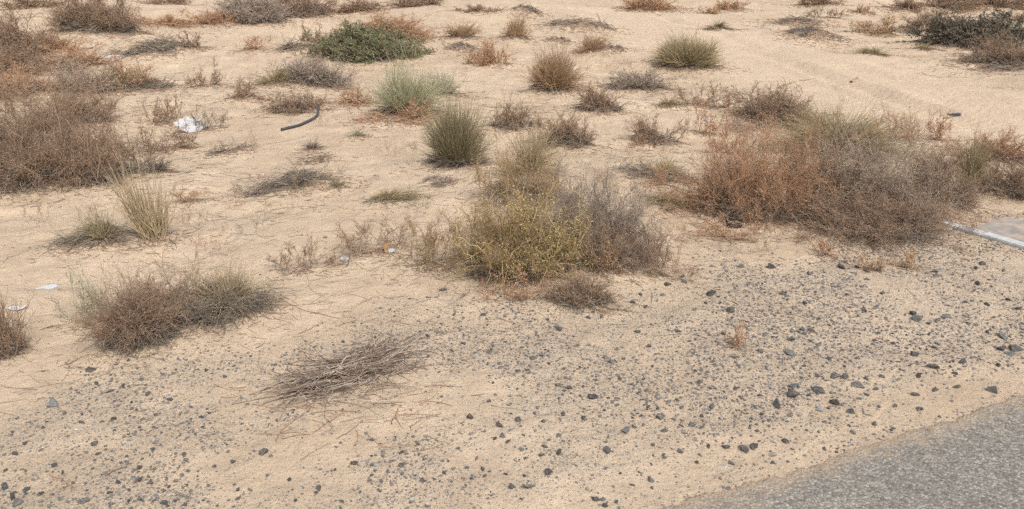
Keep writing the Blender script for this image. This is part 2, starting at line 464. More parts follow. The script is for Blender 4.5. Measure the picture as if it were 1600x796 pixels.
# ------------------------------------------------------------------ plants, read from the photo
# kind, name, label, box in the photo (x0, y0, x1, y1), options
DRY, TUFT, MAT, SPRIG, BROOM, LEAFY, TANGLE = 'dry', 'tuft', 'mat', 'sprig', 'broom', 'leafy', 'tangle'
PLANTS = [
 # --- the cluster in the middle
 (TANGLE,'shrub','yellow green tangled shrub with fleshy stems in the middle of the sand',(712,268,906,448),dict(c='ochre',l='yellow',den=.85)),
 (DRY,'shrub','grey leafless twiggy shrub touching the yellow green shrub on its right',(818,254,1030,416),dict(c='grey',den=.85,open=1)),
 (SPRIG,'weed','brown seedy weed at the right end of the central shrub cluster',(988,352,1072,437),dict(c='brown',n=16)),
 (DRY,'shrub','low dark brown shrub at the front foot of the yellow green shrub',(852,420,962,487),dict(c='brown',den=1)),
 (SPRIG,'weed','small reddish weed in front of the grey twiggy central shrub',(925,388,968,432),dict(c='rust',n=9)),
 (TUFT,'grass_tuft','tall pale straw grass standing behind the yellow green shrub',(768,150,885,285),dict(c='straw',den=.3)),
 (DRY,'shrub','thin ochre shrub rising between the straw grass and yellow green shrub',(740,215,900,330),dict(c='ochre',den=.32)),
 (TUFT,'grass_tuft','round bristly olive grass tuft left of the central shrub cluster',(660,150,768,264),dict(c='olive',den=1.6,stiff=1)),
 (SPRIG,'weed','brown twiggy weed with a curled dead leaf beside it',(540,345,645,402),dict(c='brown',n=18)),
 (SPRIG,'weed','brown open weed left of the weed with the dead leaf',(430,375,512,432),dict(c='brown',n=14)),
 (SPRIG,'weed','low yellowish weed spreading left from the yellow green shrub',(640,352,725,425),dict(c='ochre',n=14)),
 (SPRIG,'weed','red brown creeping weed under the front of the yellow green shrub',(760,428,850,475),dict(c='rust',n=14)),
 # --- behind the middle
 (DRY,'shrub','dry reddish shrub behind the straw grass of the central cluster',(835,165,932,232),dict(c='brown',den=.9)),
 (DRY,'shrub','small brown shrub behind and right of the olive grass tuft',(760,145,850,205),dict(c='brown',den=.6)),
 (BROOM,'grass_tuft','tall rusty straw grass clump right of the pale green shrub',(822,74,908,146),dict(c='strawrust',den=1.2)),
 (DRY,'shrub','grey brown low shrub right of the rusty straw grass clump',(892,130,980,178),dict(c='brown',den=.9)),
 (DRY,'shrub','flat grey shrub with one green blade sticking up from it',(942,103,1042,142),dict(c='grey',den=.9)),
 (TUFT,'grass_tuft','single green grass tuft growing out of the flat grey shrub',(985,108,1012,136),dict(c='pale',den=.5)),
 (DRY,'shrub','brown bushy shrub halfway between central cluster and big right thicket',(980,175,1062,228),dict(c='brown',den=.9)),
 (TUFT,'grass_tuft','little green and yellow grass tuft behind the halfway brown shrub',(1015,140,1072,170),dict(c='olivestraw',den=.8)),
 (SPRIG,'weed','brown open weed right of the green and yellow grass tuft',(1060,128,1132,168),dict(c='brown',n=18)),
 (SPRIG,'weed','upright reddish weed with a white scrap at its foot',(1075,160,1125,212),dict(c='rust',n=8)),
 (SPRIG,'weed','dark red upright weed at the back left of the right thicket',(1105,185,1150,240),dict(c='rust',n=12)),
 (TUFT,'grass_tuft','pale green grass tuft on a thatch ridge left of the right thicket',(1008,228,1062,282),dict(c='pale',den=.7)),
 (MAT,'dead_grass_mat','dark combed dead grass ridge under the pale green grass tuft',(955,258,1085,298),dict(c='thatch',den=1,ridge=.12)),
 (MAT,'dead_grass_mat','straw coloured dead grass fan pointing at the right thicket',(1000,306,1118,340),dict(c='olivestraw',den=1,fan=1)),
# (SPRIG,'weed','single tall thin leafless stalk beside the pale green grass tuft',(925,215,985,330),dict(c='brown',n=5)),
 # --- the big thicket on the right
 (DRY,'shrub','big rust brown shrub forming the left half of the right thicket',(1070,190,1300,354),dict(c='rust',den=1.5,rust=1)),
 (DRY,'shrub','big grey brown shrub forming the middle of the right thicket',(1215,204,1445,348),dict(c='greybrown',den=1.4)),
 (DRY,'shrub','low brown shrub at the front foot of the right thicket',(1240,278,1465,380),dict(c='brown',den=1.1)),
 (DRY,'shrub','dark olive brown shrub at the right end of the right thicket',(1372,222,1515,324),dict(c='brown',den=1.2)),
 (TUFT,'grass_tuft','green yellow grass fan at the right tip of the right thicket',(1470,192,1545,302),dict(c='olivestraw',den=1)),
 (TUFT,'grass_tuft','olive straw grass arching over the top of the right thicket',(1215,150,1400,250),dict(c='olivestraw',den=1.5)),
 (DRY,'shrub','brown grey bushy shrub standing behind the right thicket',(1142,128,1275,198),dict(c='brown',den=1.1)),
 (TUFT,'grass_tuft','straw grass blades rising from the shrub behind the right thicket',(1170,138,1245,190),dict(c='straw',den=.5)),
 (MAT,'dead_grass_mat','grey ashy thatch patch between the thicket and the shrub behind it',(1130,182,1215,212),dict(c='grey',den=1)),
 (SPRIG,'weed','reddish open weed against the sand track behind the thicket',(1360,168,1432,222),dict(c='rust',n=14)),
 (SPRIG,'weed','thin reddish weed left of the dark shoe on the track',(1445,172,1492,222),dict(c='rust',n=8)),
 (DRY,'shrub','rusty sparse shrub at the right edge behind the grass fan',(1500,190,1605,255),dict(c='rust',den=.7)),
 (DRY,'shrub','dull olive brown shrub cut by the right picture edge',(1520,240,1640,312),dict(c='brown',den=.8)),
 (SPRIG,'weed','little reddish weeds along the white kerb edging',(1440,318,1530,360),dict(c='rust',n=12)),
 (SPRIG,'weed','small rust weed on the sand in front of the right thicket',(1262,372,1312,402),dict(c='rust',n=9)),
 (SPRIG,'weed','small straw coloured weed among stones below the right thicket',(1330,395,1388,426),dict(c='strawrust',n=9)),
 (SPRIG,'weed','low straw weed nearest the corner of the white kerb edging',(1395,388,1455,424),dict(c='strawrust',n=9)),
 (SPRIG,'weed','lone rust weed standing in the middle of the gravel',(1128,503,1168,546),dict(c='rust',n=7)),
 (SPRIG,'weed','brown creeping weed on the sand between central cluster and thicket',(1090,345,1200,378),dict(c='rust',n=14)),
 # --- left foreground
 (DRY,'shrub','red brown fan shaped shrub left of the twig heap',(138,424,318,556),dict(c='brown',den=.75,vee=1)),
 (DRY,'grass_tuft','grey brown dead grass clump right of the red brown fan shrub',(255,425,425,512),dict(c='thatch',den=.85)),
 (SPRIG,'weed','brown seedy weed growing through the grey brown dead grass clump',(215,418,330,500),dict(c='brown',n=22)),
 (TUFT,'grass_tuft','long dead blades over the grey brown dead grass clump',(285,396,432,505),dict(c='straw',den=.4,thick=1.3)),
 (MAT,'dead_grass_mat','dark thatch apron under the grey brown dead grass clump',(245,462,430,522),dict(c='thatch',den=1)),
 (SPRIG,'weed','pale grey green weed left of the red brown fan shrub',(92,432,175,518),dict(c='sage',n=20)),
 (DRY,'shrub','brown shrub cut by the left picture edge beside a white scrap',(-50,450,45,566),dict(c='brown',den=1.1)),
 (TUFT,'grass_tuft','sparse green and brown grass tuft on the left sand',(118,298,215,388),dict(c='olive',den=.2,thick=1.5)),
 (MAT,'dead_grass_mat','dark dead grass tail spilling left from the sparse green tuft',(72,345,205,402),dict(c='thatch',den=.8,ridge=.16)),
 (BROOM,'grass_tuft','tall thin straw grass with reddish tips on the left sand',(186,258,302,387),dict(c='straw',den=.08,thick=1.7)),
 (MAT,'dead_grass_mat','dark thatch mat with two small grass tips left of the olive tuft',(378,268,572,306),dict(c='thatch',den=.6,ridge=.16)),
 (TUFT,'grass_tuft','small dark grass tip on the thatch mat left end',(448,255,496,296),dict(c='thatch',den=.6)),
 (TUFT,'grass_tuft','small olive grass tip on the thatch mat right end',(508,262,548,296),dict(c='olive',den=.4)),
 (TUFT,'grass_tuft','small flat straw grass tuft right of the thatch mat',(562,284,655,320),dict(c='olivestraw',den=.8)),
 (MAT,'dead_grass_mat','little straw and grey litter patch below the olive tuft',(655,258,722,296),dict(c='grey',den=.8)),
 (TUFT,'grass_tuft','tiny dark grass tuft right below the black hose',(468,208,508,238),dict(c='thatch',den=.7)),
 (TUFT,'grass_tuft','tiny green grass tuft with thatch right of the black hose',(540,188,580,216),dict(c='pale',den=.4)),
 (MAT,'dead_grass_mat','narrow grey thatch streak on bare sand below the white sheet',(322,230,402,246),dict(c='thatch',den=.8)),
 (MAT,'dead_grass_mat','thin dark twig streak between the hose and the thatch mat',(460,238,525,260),dict(c='thatch',den=.5)),
 # --- left middle
 (DRY,'shrub','large grey brown shrub at the left edge beside the sand',(-60,128,190,300),dict(c='brown',den=1.8)),
 (DRY,'shrub','brown spreading shrub behind the large left edge shrub',(60,120,175,200),dict(c='brown',den=1)),
 (DRY,'shrub','grey brown sprawling shrub at the right foot of the large left edge shrub',(95,205,200,292),dict(c='brown',den=1)),
 (DRY,'shrub','dull brown shrub filling the gap under the top left corner bush',(-30,62,75,118),dict(c='brown',den=1)),
 (DRY,'shrub','reddish low shrub left of the white board',(60,70,165,112),dict(c='rust',den=.8)),
 (DRY,'shrub','faint brown shrub on the sand between the white sheet and dark shrub',(345,120,420,160),dict(c='brown',den=.5)),
 (SPRIG,'weed','sprawling ochre weed at the left foot of the yellow green shrub',(632,345,760,428),dict(c='ochre',n=20)),
 (DRY,'shrub','dry brown fringe in front of the grey leafless central shrub',(880,330,1000,430),dict(c='brown',den=.5)),
 (DRY,'shrub','rust brown low shrub at the left edge further back',(-40,92,80,155),dict(c='rust',den=1)),
 (DRY,'shrub','grey wispy shrub left of the arching straw grass',(85,88,185,148),dict(c='greybrown',den=1)),
 (TUFT,'grass_tuft','arching straw grass in front of the white board',(152,90,245,142),dict(c='straw',den=1)),
 (DRY,'shrub','reddish shrub around the arching straw grass',(160,85,240,140),dict(c='rust',den=.7)),
 (MAT,'dead_grass_mat','dark thatch tongue right of the arching straw grass',(170,122,285,146),dict(c='thatch',den=1)),
 (MAT,'dead_grass_mat','grey thatch ridge on a sand hump behind the white board',(160,60,290,92),dict(c='thatch',den=1.1,ridge=.35)),
 (SPRIG,'weed','brown open weed left of the white sheet',(232,148,282,196),dict(c='brown',n=16)),
 (SPRIG,'weed','small brown weed on the sand behind the white sheet',(298,98,348,136),dict(c='brown',n=10)),
 (SPRIG,'weed','grey brown weed behind the right side of the white sheet',(300,172,348,206),dict(c='grey',n=14)),
 (SPRIG,'weed','brown dense weed under the left side of the white sheet',(228,192,305,238),dict(c='brown',n=22)),
 (SPRIG,'weed','dark red weed tangle between left edge shrub and white sheet',(165,205,240,262),dict(c='brown',n=24)),
 (SPRIG,'weed','brown weed clump right of the dark red weed tangle',(110,190,185,240),dict(c='brown',n=18)),
 (TUFT,'grass_tuft','dark dead grass tuft on a small hump below the white sheet',(218,240,280,272),dict(c='thatch',den=1)),
 (MAT,'dead_grass_mat','grey thatch apron left of the dark dead grass tuft',(122,262,255,292),dict(c='thatch',den=1)),
 (SPRIG,'weed','small straw weed with red tips right of the tall straw grass',(262,288,332,322),dict(c='strawrust',n=7)),
 # --- top left
 (DRY,'shrub','large grey brown bush at the top left of the picture',(92,-18,218,50),dict(c='brown',den=1.4)),
 (DRY,'shrub','brown bush in the top left corner',(-30,22,75,90),dict(c='brown',den=1.2)),
 (DRY,'shrub','low rusty shrub between the corner bush and the large grey brown bush',(55,45,125,82),dict(c='rust',den=1)),
 (MAT,'dead_grass_mat','grey litter strip at the foot of the large top left bush',(120,44,205,58),dict(c='thatch',den=1)),
 (DRY,'shrub','thin reddish shrub line right of the large top left bush',(200,24,300,42),dict(c='rust',den=.9)),
 (DRY,'shrub','wide grey bush at the top edge left of the green shrub',(345,-22,450,38),dict(c='grey',den=1.3)),
 (DRY,'shrub','brown bush at the top edge behind the sand hump',(425,-20,520,28),dict(c='brown',den=1.3)),
 (DRY,'shrub','rust shrub left of the wide grey bush at the top edge',(300,8,375,40),dict(c='rust',den=1)),
 (DRY,'shrub','small brown shrub on a sand hump left of the green shrub',(462,38,500,66),dict(c='brown',den=1)),
 (MAT,'dead_grass_mat','dark thatch line below the small shrub on the hump',(422,66,510,84),dict(c='thatch',den=1,ridge=.2)),
 (LEAFY,'shrub','dark green leafy shrub in the upper left middle',(512,34,645,97),dict(c='brown',l='green',den=1.3)),
 (DRY,'shrub','rust brown shrub behind the dark green leafy shrub',(535,16,665,62),dict(c='rust',den=1.1)),
 (BROOM,'shrub','pale green feathery shrub in front of the dark green shrub',(578,84,700,186),dict(c='pale',den=.42)),
 (BROOM,'shrub','thin bluish green wisps right of the pale green feathery shrub',(655,108,728,152),dict(c='sage',den=.6)),
 (DRY,'shrub','grey brown low shrub left of the pale green feathery shrub',(438,84,545,136),dict(c='grey',den=.9)),
 (TUFT,'grass_tuft','straw blades at the left end of the grey brown low shrub',(395,95,470,136),dict(c='olivestraw',den=.8)),
 (DRY,'shrub','dark brown low shrub above the black hose',(415,135,510,178),dict(c='brown',den=1)),
 (DRY,'shrub','small rust shrub between the hose and the pale green shrub',(510,130,590,168),dict(c='rust',den=.8)),
 (SPRIG,'weed','rust weed at the lower right foot of the pale green shrub',(625,150,690,190),dict(c='rust',n=12)),
 (SPRIG,'weed','tiny brown weed on the bare sand left of the sand hump shrub',(372,56,412,80),dict(c='rust',n=14)),
 (SPRIG,'weed','faint upright weeds right of the grey thatch ridge',(285,45,330,78),dict(c='brown',n=7)),
 (MAT,'dead_grass_mat','brown creeping litter under the pale green shrub',(555,170,700,200),dict(c='rust',den=.7)),
 # --- top middle
 (BROOM,'grass_tuft','brown spiky grass tuft right of the rust shrub behind the green one',(690,30,745,60),dict(c='strawrust',den=1)),
 (DRY,'shrub','brown rounded shrub right of the dark green shrub',(735,55,795,102),dict(c='rust',den=1)),
 (MAT,'dead_grass_mat','grey thatch beside the brown rounded shrub',(690,62,755,84),dict(c='thatch',den=1,ridge=.2)),
 (BROOM,'grass_tuft','brown grass tuft above the rusty straw grass clump',(780,28,830,62),dict(c='strawrust',den=1.2)),
 (DRY,'shrub','dark low shrub at the top edge left of the brown grass tuft',(720,0,775,20),dict(c='brown',den=1)),
 (MAT,'dead_grass_mat','dark thatch hump at the top right of the brown grass tuft',(796,10,850,28),dict(c='thatch',den=1.2,ridge=.35)),
 (DRY,'shrub','brown shrub at the top edge right of the rust shrub behind the green one',(600,-14,690,12),dict(c='brown',den=1)),
 (DRY,'shrub','olive brown shrub at the top edge above the dark green shrub',(515,-8,605,20),dict(c='brown',den=1)),
 (BROOM,'grass_tuft','brown grass tuft with a dark thatch tail in the upper middle',(894,50,948,83),dict(c='strawrust',den=1.2)),
 (MAT,'dead_grass_mat','dark thatch tail right of the brown upper middle tuft',(935,66,985,82),dict(c='thatch',den=1,ridge=.15)),
 (MAT,'dead_grass_mat','green grey thatch streaks left of the brown upper middle tuft',(845,30,960,50),dict(c='thatch',den=.7)),
 (MAT,'dead_grass_mat','small dark thatch patch below the green grey streaks',(852,55,896,68),dict(c='thatch',den=.9)),
 (BROOM,'shrub','olive straw rounded bush alone beside the sand track',(1028,46,1118,110),dict(c='olivestraw',den=1.8)),
 (MAT,'dead_grass_mat','dark thatch skirt left of the olive straw rounded bush',(1012,86,1068,107),dict(c='thatch',den=1.2,ridge=.2)),
 (DRY,'shrub','dark brown round shrub at the top edge above the track',(975,-14,1055,18),dict(c='rust',den=1.3)),
 (DRY,'shrub','dark brown shrub at the top edge right of the round one',(1116,-4,1165,18),dict(c='rust',den=1.2)),
 (TUFT,'grass_tuft','olive grass tuft on bare sand above the olive straw bush',(1095,24,1147,47),dict(c='olive',den=1.2)),
 (SPRIG,'weed','tiny dark weed left of the dark brown top edge shrub',(1096,12,1122,22),dict(c='rust',n=14)),
 # --- top right
 (DRY,'shrub','dark grey green bushy shrub in the upper right',(1452,18,1585,76),dict(c='brown',l='dusk',den=1.3)),
 (DRY,'shrub','brown dry shrub in front of the dark grey green shrub',(1505,55,1612,102),dict(c='brown',den=1)),
 (MAT,'dead_grass_mat','dark thatch line below the brown dry upper right shrub',(1500,95,1605,116),dict(c='thatch',den=.8)),
 (DRY,'shrub','grey brown shrub left of the dark grey green shrub',(1395,18,1472,48),dict(c='brown',den=1)),
 (DRY,'shrub','straw brown shrub above the thatch beside the track',(1330,24,1400,56),dict(c='strawrust',den=1)),
 (MAT,'dead_grass_mat','dark thatch bank along the far side of the track',(1225,44,1320,68),dict(c='thatch',den=1.1,ridge=.2)),
 (TUFT,'grass_tuft','low straw tuft at the end of the thatch bank',(1335,66,1396,86),dict(c='olivestraw',den=1)),
 (TUFT,'grass_tuft','green straw tuft left foot of the dark grey green shrub',(1425,60,1462,80),dict(c='olivestraw',den=.8)),
 (MAT,'dead_grass_mat','thin dark thatch streaks behind the thatch bank',(1200,28,1300,42),dict(c='thatch',den=.7)),
 (DRY,'shrub','brown shrub at the top edge left of the straw brown shrub',(1240,-12,1312,10),dict(c='brown',den=1)),
 (DRY,'shrub','small round straw shrub at the top edge',(1330,4,1362,22),dict(c='strawrust',den=1)),
 (DRY,'shrub','grey brown round shrub at the top edge right of the straw one',(1385,-6,1445,18),dict(c='brown',den=1.1)),
 (DRY,'shrub','grey shrub row at the top edge above the dark grey green shrub',(1440,-18,1530,20),dict(c='brown',den=1)),
 (DRY,'shrub','brown shrub in the top right corner',(1520,-18,1625,14),dict(c='brown',den=1.1)),
 (DRY,'shrub','small rust shrub below the top right corner',(1575,14,1625,34),dict(c='rust',den=1)),
 (SPRIG,'weed','small brown weeds on the sand below the top edge brown shrub',(1255,12,1310,28),dict(c='brown',n=14)),
 (DRY,'shrub','dark grey shrub at the top edge left of the wide grey bush',(225,-12,300,8),dict(c='brown',den=1)),
 (DRY,'shrub','brown shrub line at the top left edge',(0,-12,92,14),dict(c='brown',den=1)),
]

def solve(box, kind, conform_rounds=1):
    x0, y0, x1, y1 = box
    cx = 0.5 * (x0 + x1)
    F = at(cx, y1)
    dep = depth_of(F)
    rx = 0.5 * (x1 - x0) * dep / FPX
    hd = F[:2] / np.linalg.norm(F[:2])
    k = (PH / 2 - y0) / FPX
    def H_for(ry):
        C2 = F[:2] + hd * ry * .8
        z = h1(C2[0], C2[1])
        D0 = C2[1] * CP - (z - CAM_Z) * SP
        U0 = C2[1] * SP + (z - CAM_Z) * CP
        return (k * D0 - U0) / (CP + k * SP), C2, z
    if kind == MAT:
        B = at(cx, max(y0, 4))
        ry = 0.5 * min(np.linalg.norm(B[:2] - F[:2]), rx * 2.2)
        C2 = F[:2] + hd * ry
        return C2, h1(C2[0], C2[1]), rx, ry, 0.05 + 0.03 * rx
    ry = 0.70 * rx
    rx *= 1.2 if kind in (DRY, LEAFY, TANGLE) else 1.3
    H, C2, z = H_for(ry)
    while H < 0.45 * rx and ry > 0.25 * rx:
        ry *= 0.88
        H, C2, z = H_for(ry)
    return C2, z, rx, ry * 1.1, max(H, 0.22 * rx) * (1.14 if kind == DRY else 1.0 if kind == TANGLE else 1.06)

# first pass on the bare terrain fixes the wheel ruts and the sand humps under the plants
for poly in ([(1020,22),(1180,76),(1330,132),(1470,176),(1640,222)], [(1120,58),(1300,94),(1450,136),(1660,178)],
             [(1360,142),(1500,168),(1650,192)], [(1090,56),(1260,108),(1400,158),(1560,214)]):
    RUTS.append(np.array([(lambda q: q[:2] * (-CAM_Z / q[2]))(ray(x, y)) for x, y in poly]))
TRACK.extend([(lambda q: q[:2] * (-CAM_Z / q[2]))(ray(px_, py_)) for px_, py_ in ((1010,24),(1070,55),(1200,92),(1350,134),(1480,164),(1700,208))])
_m = []
for kind, name, label, box, o in PLANTS:
    C2, z, rx, ry, H = solve(box, kind)
    if kind == SPRIG: continue
    yaw = math.atan2(-C2[0], C2[1])
    a = o.get('ridge', 0.0) * rx if kind == MAT else 0.10 * min(H, rx)
    if kind == MAT and not a: a = 0.05 * rx
    _m.append((C2[0], C2[1], min(a, .35), rx * 0.62, max(ry, .3 * rx) * 0.62, yaw))
MOUNDS.extend(_m)

# ------------------------------------------------------------------ ground
def grit_mask(x, y):
    s, d = to_sd(x, y)
    w = d + 0.22 * noise2(x / 0.5, y / 0.5, 21) + 0.10 * noise2(x / 0.14, y / 0.14, 22)
    g = np.maximum(sstep(0.10, 0.42, w), .30 * sstep(-.12, .05, w)) * (1 - sstep(1.15, 1.75, w))
    hp = at(545, 640)
    q = ((x - hp[0]) / 0.46) ** 2 + ((y - hp[1] + .04) / 0.34) ** 2
    return g * (.12 + .88 * sstep(0.1, 2.5, q + 1.1 * noise2(x / 0.27 + .3, y / 0.27, 23) + .6 * noise2(x / 0.1, y / 0.1, 24)))

u = np.linspace(-1, 1, 900)
gx = 2.6 * np.sinh(u * math.asinh(700 / 2.6))
fine = np.linspace(-5.5, 5.5, 620)
gx = np.unique(np.concatenate([gx[np.abs(gx) > 5.52], fine]))
gy = np.concatenate([np.array([-60, -20, -8, -4, -2, -1, 0, .6, 1.0, 1.3]), np.geomspace(1.5, 40, 640), np.geomspace(41, 900, 50)])
X, Y = np.meshgrid(gx, gy)
H = height(X.ravel(), Y.ravel()).reshape(X.shape)
V = np.stack([X, Y, H], -1).reshape(-1, 3)
ny, nx = X.shape
i = (np.arange(ny - 1)[:, None] * nx + np.arange(nx - 1)[None]).ravel()
F = np.stack([i, i + 1, i + nx + 1, i + nx], -1)
gm = raw_mesh("sand_ground", [(V, F, np.zeros(len(V)))])
ga = gm.attributes.new("grit", 'FLOAT', 'POINT')
ga.data.foreach_set("value", grit_mask(V[:, 0], V[:, 1]).astype(np.float32))
gt = gm.attributes.new("track", 'FLOAT', 'POINT')
gt.data.foreach_set("value", track_mask(V[:, 0], V[:, 1]).astype(np.float32))
tag(obj("sand_ground", gm, sand_material()), kind="structure")

# asphalt: a real layer with a ragged edge
ss = np.concatenate([np.linspace(-14, -1.2, 60), np.linspace(-1.15, 4.5, 760), np.linspace(4.6, 40, 60)])
eo = edge_off(ss)
rows = [(0.012, -0.05), (0.004, -0.004), (-0.004, 0.007), (-0.03, 0.010), (-0.10, 0.012), (-0.3, 0.014), (-0.8, 0.02), (-2, .03), (-4, .03), (-9, 0.0)]
VV = []
for j, (dd, z) in enumerate(rows):
    d = dd + eo * (1 if j < 5 else 0.3)
    x, y = from_sd(ss, d)
    zz = z + (0.003 * noise2(ss / .02, ss * 0 + j, 60) if 0 < j < 5 else 0)
    VV.append(np.stack([x, y, np.broadcast_to(zz, x.shape)], -1))
V = np.concatenate(VV); n = len(ss)
i = (np.arange(len(rows) - 1)[:, None] * n + np.arange(n - 1)[None]).ravel()
F = np.stack([i, i + n, i + n + 1, i + 1], -1)
rm = raw_mesh("asphalt_road", [(V, F, np.zeros(len(V)))])
da = rm.attributes.new("dust", 'FLOAT', 'POINT')
dust = np.repeat([1.0, 0.98, 0.92, 0.72, 0.52, 0.36, 0.22, .12, .1, .1], n)
da.data.foreach_set("value", dust.astype(np.float32))
tag(obj("asphalt_road", rm, asphalt_material()), kind="structure")

# ------------------------------------------------------------------ plant builders
def plant_parts(kind, rng, rx, ry, H, dep, area, o, conform):
    """returns list of (part name, palette, chunks)"""
    S = np.array([rx, ry, H])
    px = dep / FPX                       # one photo pixel, in metres, at this distance
    den = o.get('den', 1.0)
    out = []
    if kind in (DRY, LEAFY, TANGLE):
        nL2 = int(np.clip(area / 2.2 * den * (1.7 if dep > 9 else 1.0), 400, 15000))
        n0 = int(np.clip(nL2 / 60, 14, 90)); m1 = 7; m2 = max(2, int(nL2 / (n0 * m1)))
        ph = rng.uniform(0, 2 * math.pi, n0)
        cz = rng.uniform(0.06, 1.0, n0) if not o.get('vee') else rng.uniform(0.35, 1.0, n0)
        sz = np.sqrt(1 - cz ** 2)
        D = np.stack([sz * np.cos(ph), sz * np.sin(ph), cz], -1)
        lob = 0.84 + 0.13 * np.sin(ph * 3 + rng.uniform(0, 6)) + 0.10 * np.sin(ph * 5 + rng.uniform(0, 6))
        L = lob * (0.50 + 0.62 * rng.uniform(0, 1, n0) ** .6)
        br = 0.05 if o.get('vee') else 0.26
        B = np.stack([rng.normal(0, br, n0), rng.normal(0, br, n0), np.zeros(n0)], -1)
        bend = np.zeros((n0, 3)); bend[:, 2] = rng.uniform(-0.18, 0.05, n0)
        P0 = curve(rng, B, D, L * 0.86, 6, bend, 0.09)
        P1, i1 = spawn(rng, P0, m1, 0.15, 1.0, 0.16, 0.42, 0.75, 5, 0.12, 0.12, 0.15)
        P2, i2 = spawn(rng, P1, m2, 0.05, 1.0, 0.06, 0.19, 0.9, 4, 0.16, 0.10, 0.2)
        t0 = tints(rng, n0); t1 = tints(rng, len(P1), t0[i1]); t2 = tints(rng, len(P2), t1[i2])
        tw = []
        for P, ta, ra, rb in ((P0, t0, 1.9, .7), (P1, t1, .68, .36), (P2, t2, .40, .20)):
            Q = P * S; Q[..., 2] = np.maximum(Q[..., 2], 0.0); Q = conform(Q, H)
            rr = max(0.0009, px * 0.50)
            tw.append(tubes(rng, Q, ra * rr * rng.uniform(.8, 1.25, len(Q)), rb * rr * np.ones(len(Q)), ta))
        out.append(('twigs', o['c'], tw))
        # leaves or seed heads
        per = {DRY: 1, LEAFY: 5, TANGLE: 4}[kind]
        if 'l' in o and kind == DRY: per = 5
        idx = np.repeat(np.arange(len(P2)), per)
        if kind == DRY and 'l' not in o and o.get('open'): idx = idx[:len(idx) // 5]
        tt = rng.uniform(0.25, 1.0, len(idx)) * 3
        ii = np.minimum(tt.astype(int), 2); ff = (tt - ii)[:, None]
        C = (P2[idx, ii] * (1 - ff) + P2[idx, ii + 1] * ff) * S
        Dl = (P2[idx, ii + 1] - P2[idx, ii]) * S
        C[:, 2] = np.maximum(C[:, 2], 0.002); C = conform(C, H)
        if kind == TANGLE:
            keep = rng.uniform(0, 1, len(C)) < np.clip(0.35 + 0.5 * noise2(C[:, 0] / .12, C[:, 2] / .12 + C[:, 1] / .12, 5), 0.04, .6)
            C, Dl, idx = C[keep], Dl[keep], idx[keep]
        size = {DRY: max(0.005, px * 1.8), LEAFY: max(0.016, px * 3.4), TANGLE: max(0.010, px * 3.6)}[kind]
        if 'l' in o and kind == DRY: size = max(.016, px * 3.0)
        asp = {DRY: .55, LEAFY: .38, TANGLE: .30}[kind]
        tl = tints(rng, len(C), t2[idx])
        out.append(('leaves' if 'l' in o else 'seed_heads', o.get('l', o['c']), [leaves(rng, C, size, tl, asp, .4, Dl)]))
        if kind == TANGLE:
            sel = rng.permutation(len(P0))[:int(len(P0) * .8)]
            Pf, fi = spawn(rng, P0[sel], 5, .45, 1.0, .14, .40, .8, 7, .22, .25, .35)
            Pf = Pf[rng.uniform(0, 1, len(Pf)) < .55]
            Q = Pf * S; Q[..., 2] = np.maximum(Q[..., 2], 0.0); Q = conform(Q, H)
            tf_ = tints(rng, len(Q), None, .2, .85)
            out.append(('fleshy_stems', o['l'], [tubes(rng, Q, np.full(len(Q), px * .72), np.full(len(Q), px * .4), tf_)]))
        if area > 3500 and not o.get('open'):  # dark dead strands added low down; their colour stands in for contact shade
            nd = int(min(nL2 * .13, 1000))
            a = rng.uniform(0, 2 * math.pi, nd); q = rng.uniform(0, 1, nd) ** .55 * (.45 if o.get('vee') else .66)
            B = np.stack([q * np.cos(a) * rx, q * np.sin(a) * ry, rng.uniform(.002, .26, nd) * H * (1 - .8 * q)], -1)
            D = unit(np.stack([np.cos(a) + rng.normal(0, .9, nd), np.sin(a) + rng.normal(0, .9, nd), rng.normal(.25, .4, nd)], -1))
            Q = curve(rng, B, D, rng.uniform(.10, .32, nd) * rx, 4, rng.normal(0, .2, (nd, 3)), .12)
            Q[..., 2] = np.clip(Q[..., 2], .002, .4 * H)
            Q = conform(Q, H)
            out.append(('dead_shade_base', 'thatch', [tubes(rng, Q, np.full(nd, px * .55), np.full(nd, px * .3), tints(rng, nd))]))
    elif kind in (TUFT, BROOM):
        nb = int(np.clip(area / 6.5 * den, 50, 3600))
        ph = rng.uniform(0, 2 * math.pi, nb)
        if kind == BROOM or o.get('stiff'):
            th = (1.25 if den > .3 else .85) * rng.uniform(0, 1, nb) ** .9
            droop = rng.uniform(0.0, 0.12, nb); ln = 0.35 + 0.78 * rng.uniform(0, 1, nb) ** .75
        else:
            th = 1.42 * rng.uniform(0, 1, nb) ** .8
            droop = rng.uniform(0.05, 0.45, nb); ln = 0.30 + 0.9 * rng.uniform(0, 1, nb)
        nc = int(np.clip(nb / 45, 7, 26))
        cph = rng.uniform(0, 2 * math.pi, nc); cth = th.max() * rng.uniform(0, 1, nc) ** .75
        cl = rng.uniform(.62, 1.12, nc); ci = rng.choice(nc, nb, p=(lambda w: w / w.sum())(rng.uniform(.2, 1, nc)))
        mixk = rng.uniform(0, 1, nb) < .72
        th = np.where(mixk, np.clip(cth[ci] + rng.normal(0, .17, nb), 0, 1.5), th)
        ph = np.where(mixk, cph[ci] + rng.normal(0, .24, nb) / np.maximum(np.sin(th), .25), ph)
        ln = ln * np.where(mixk, cl[ci], .8)
        lean = np.array([rng.normal(0, .10), rng.normal(0, .05), 0])
        D = np.stack([np.sin(th) * np.cos(ph), np.sin(th) * np.sin(ph), np.cos(th)], -1) + lean
        rb = rng.uniform(0, 1, nb) ** 0.5 * (0.24 if kind == BROOM or o.get('stiff') else 0.13)
        pb = ph + rng.normal(0, .7, nb)
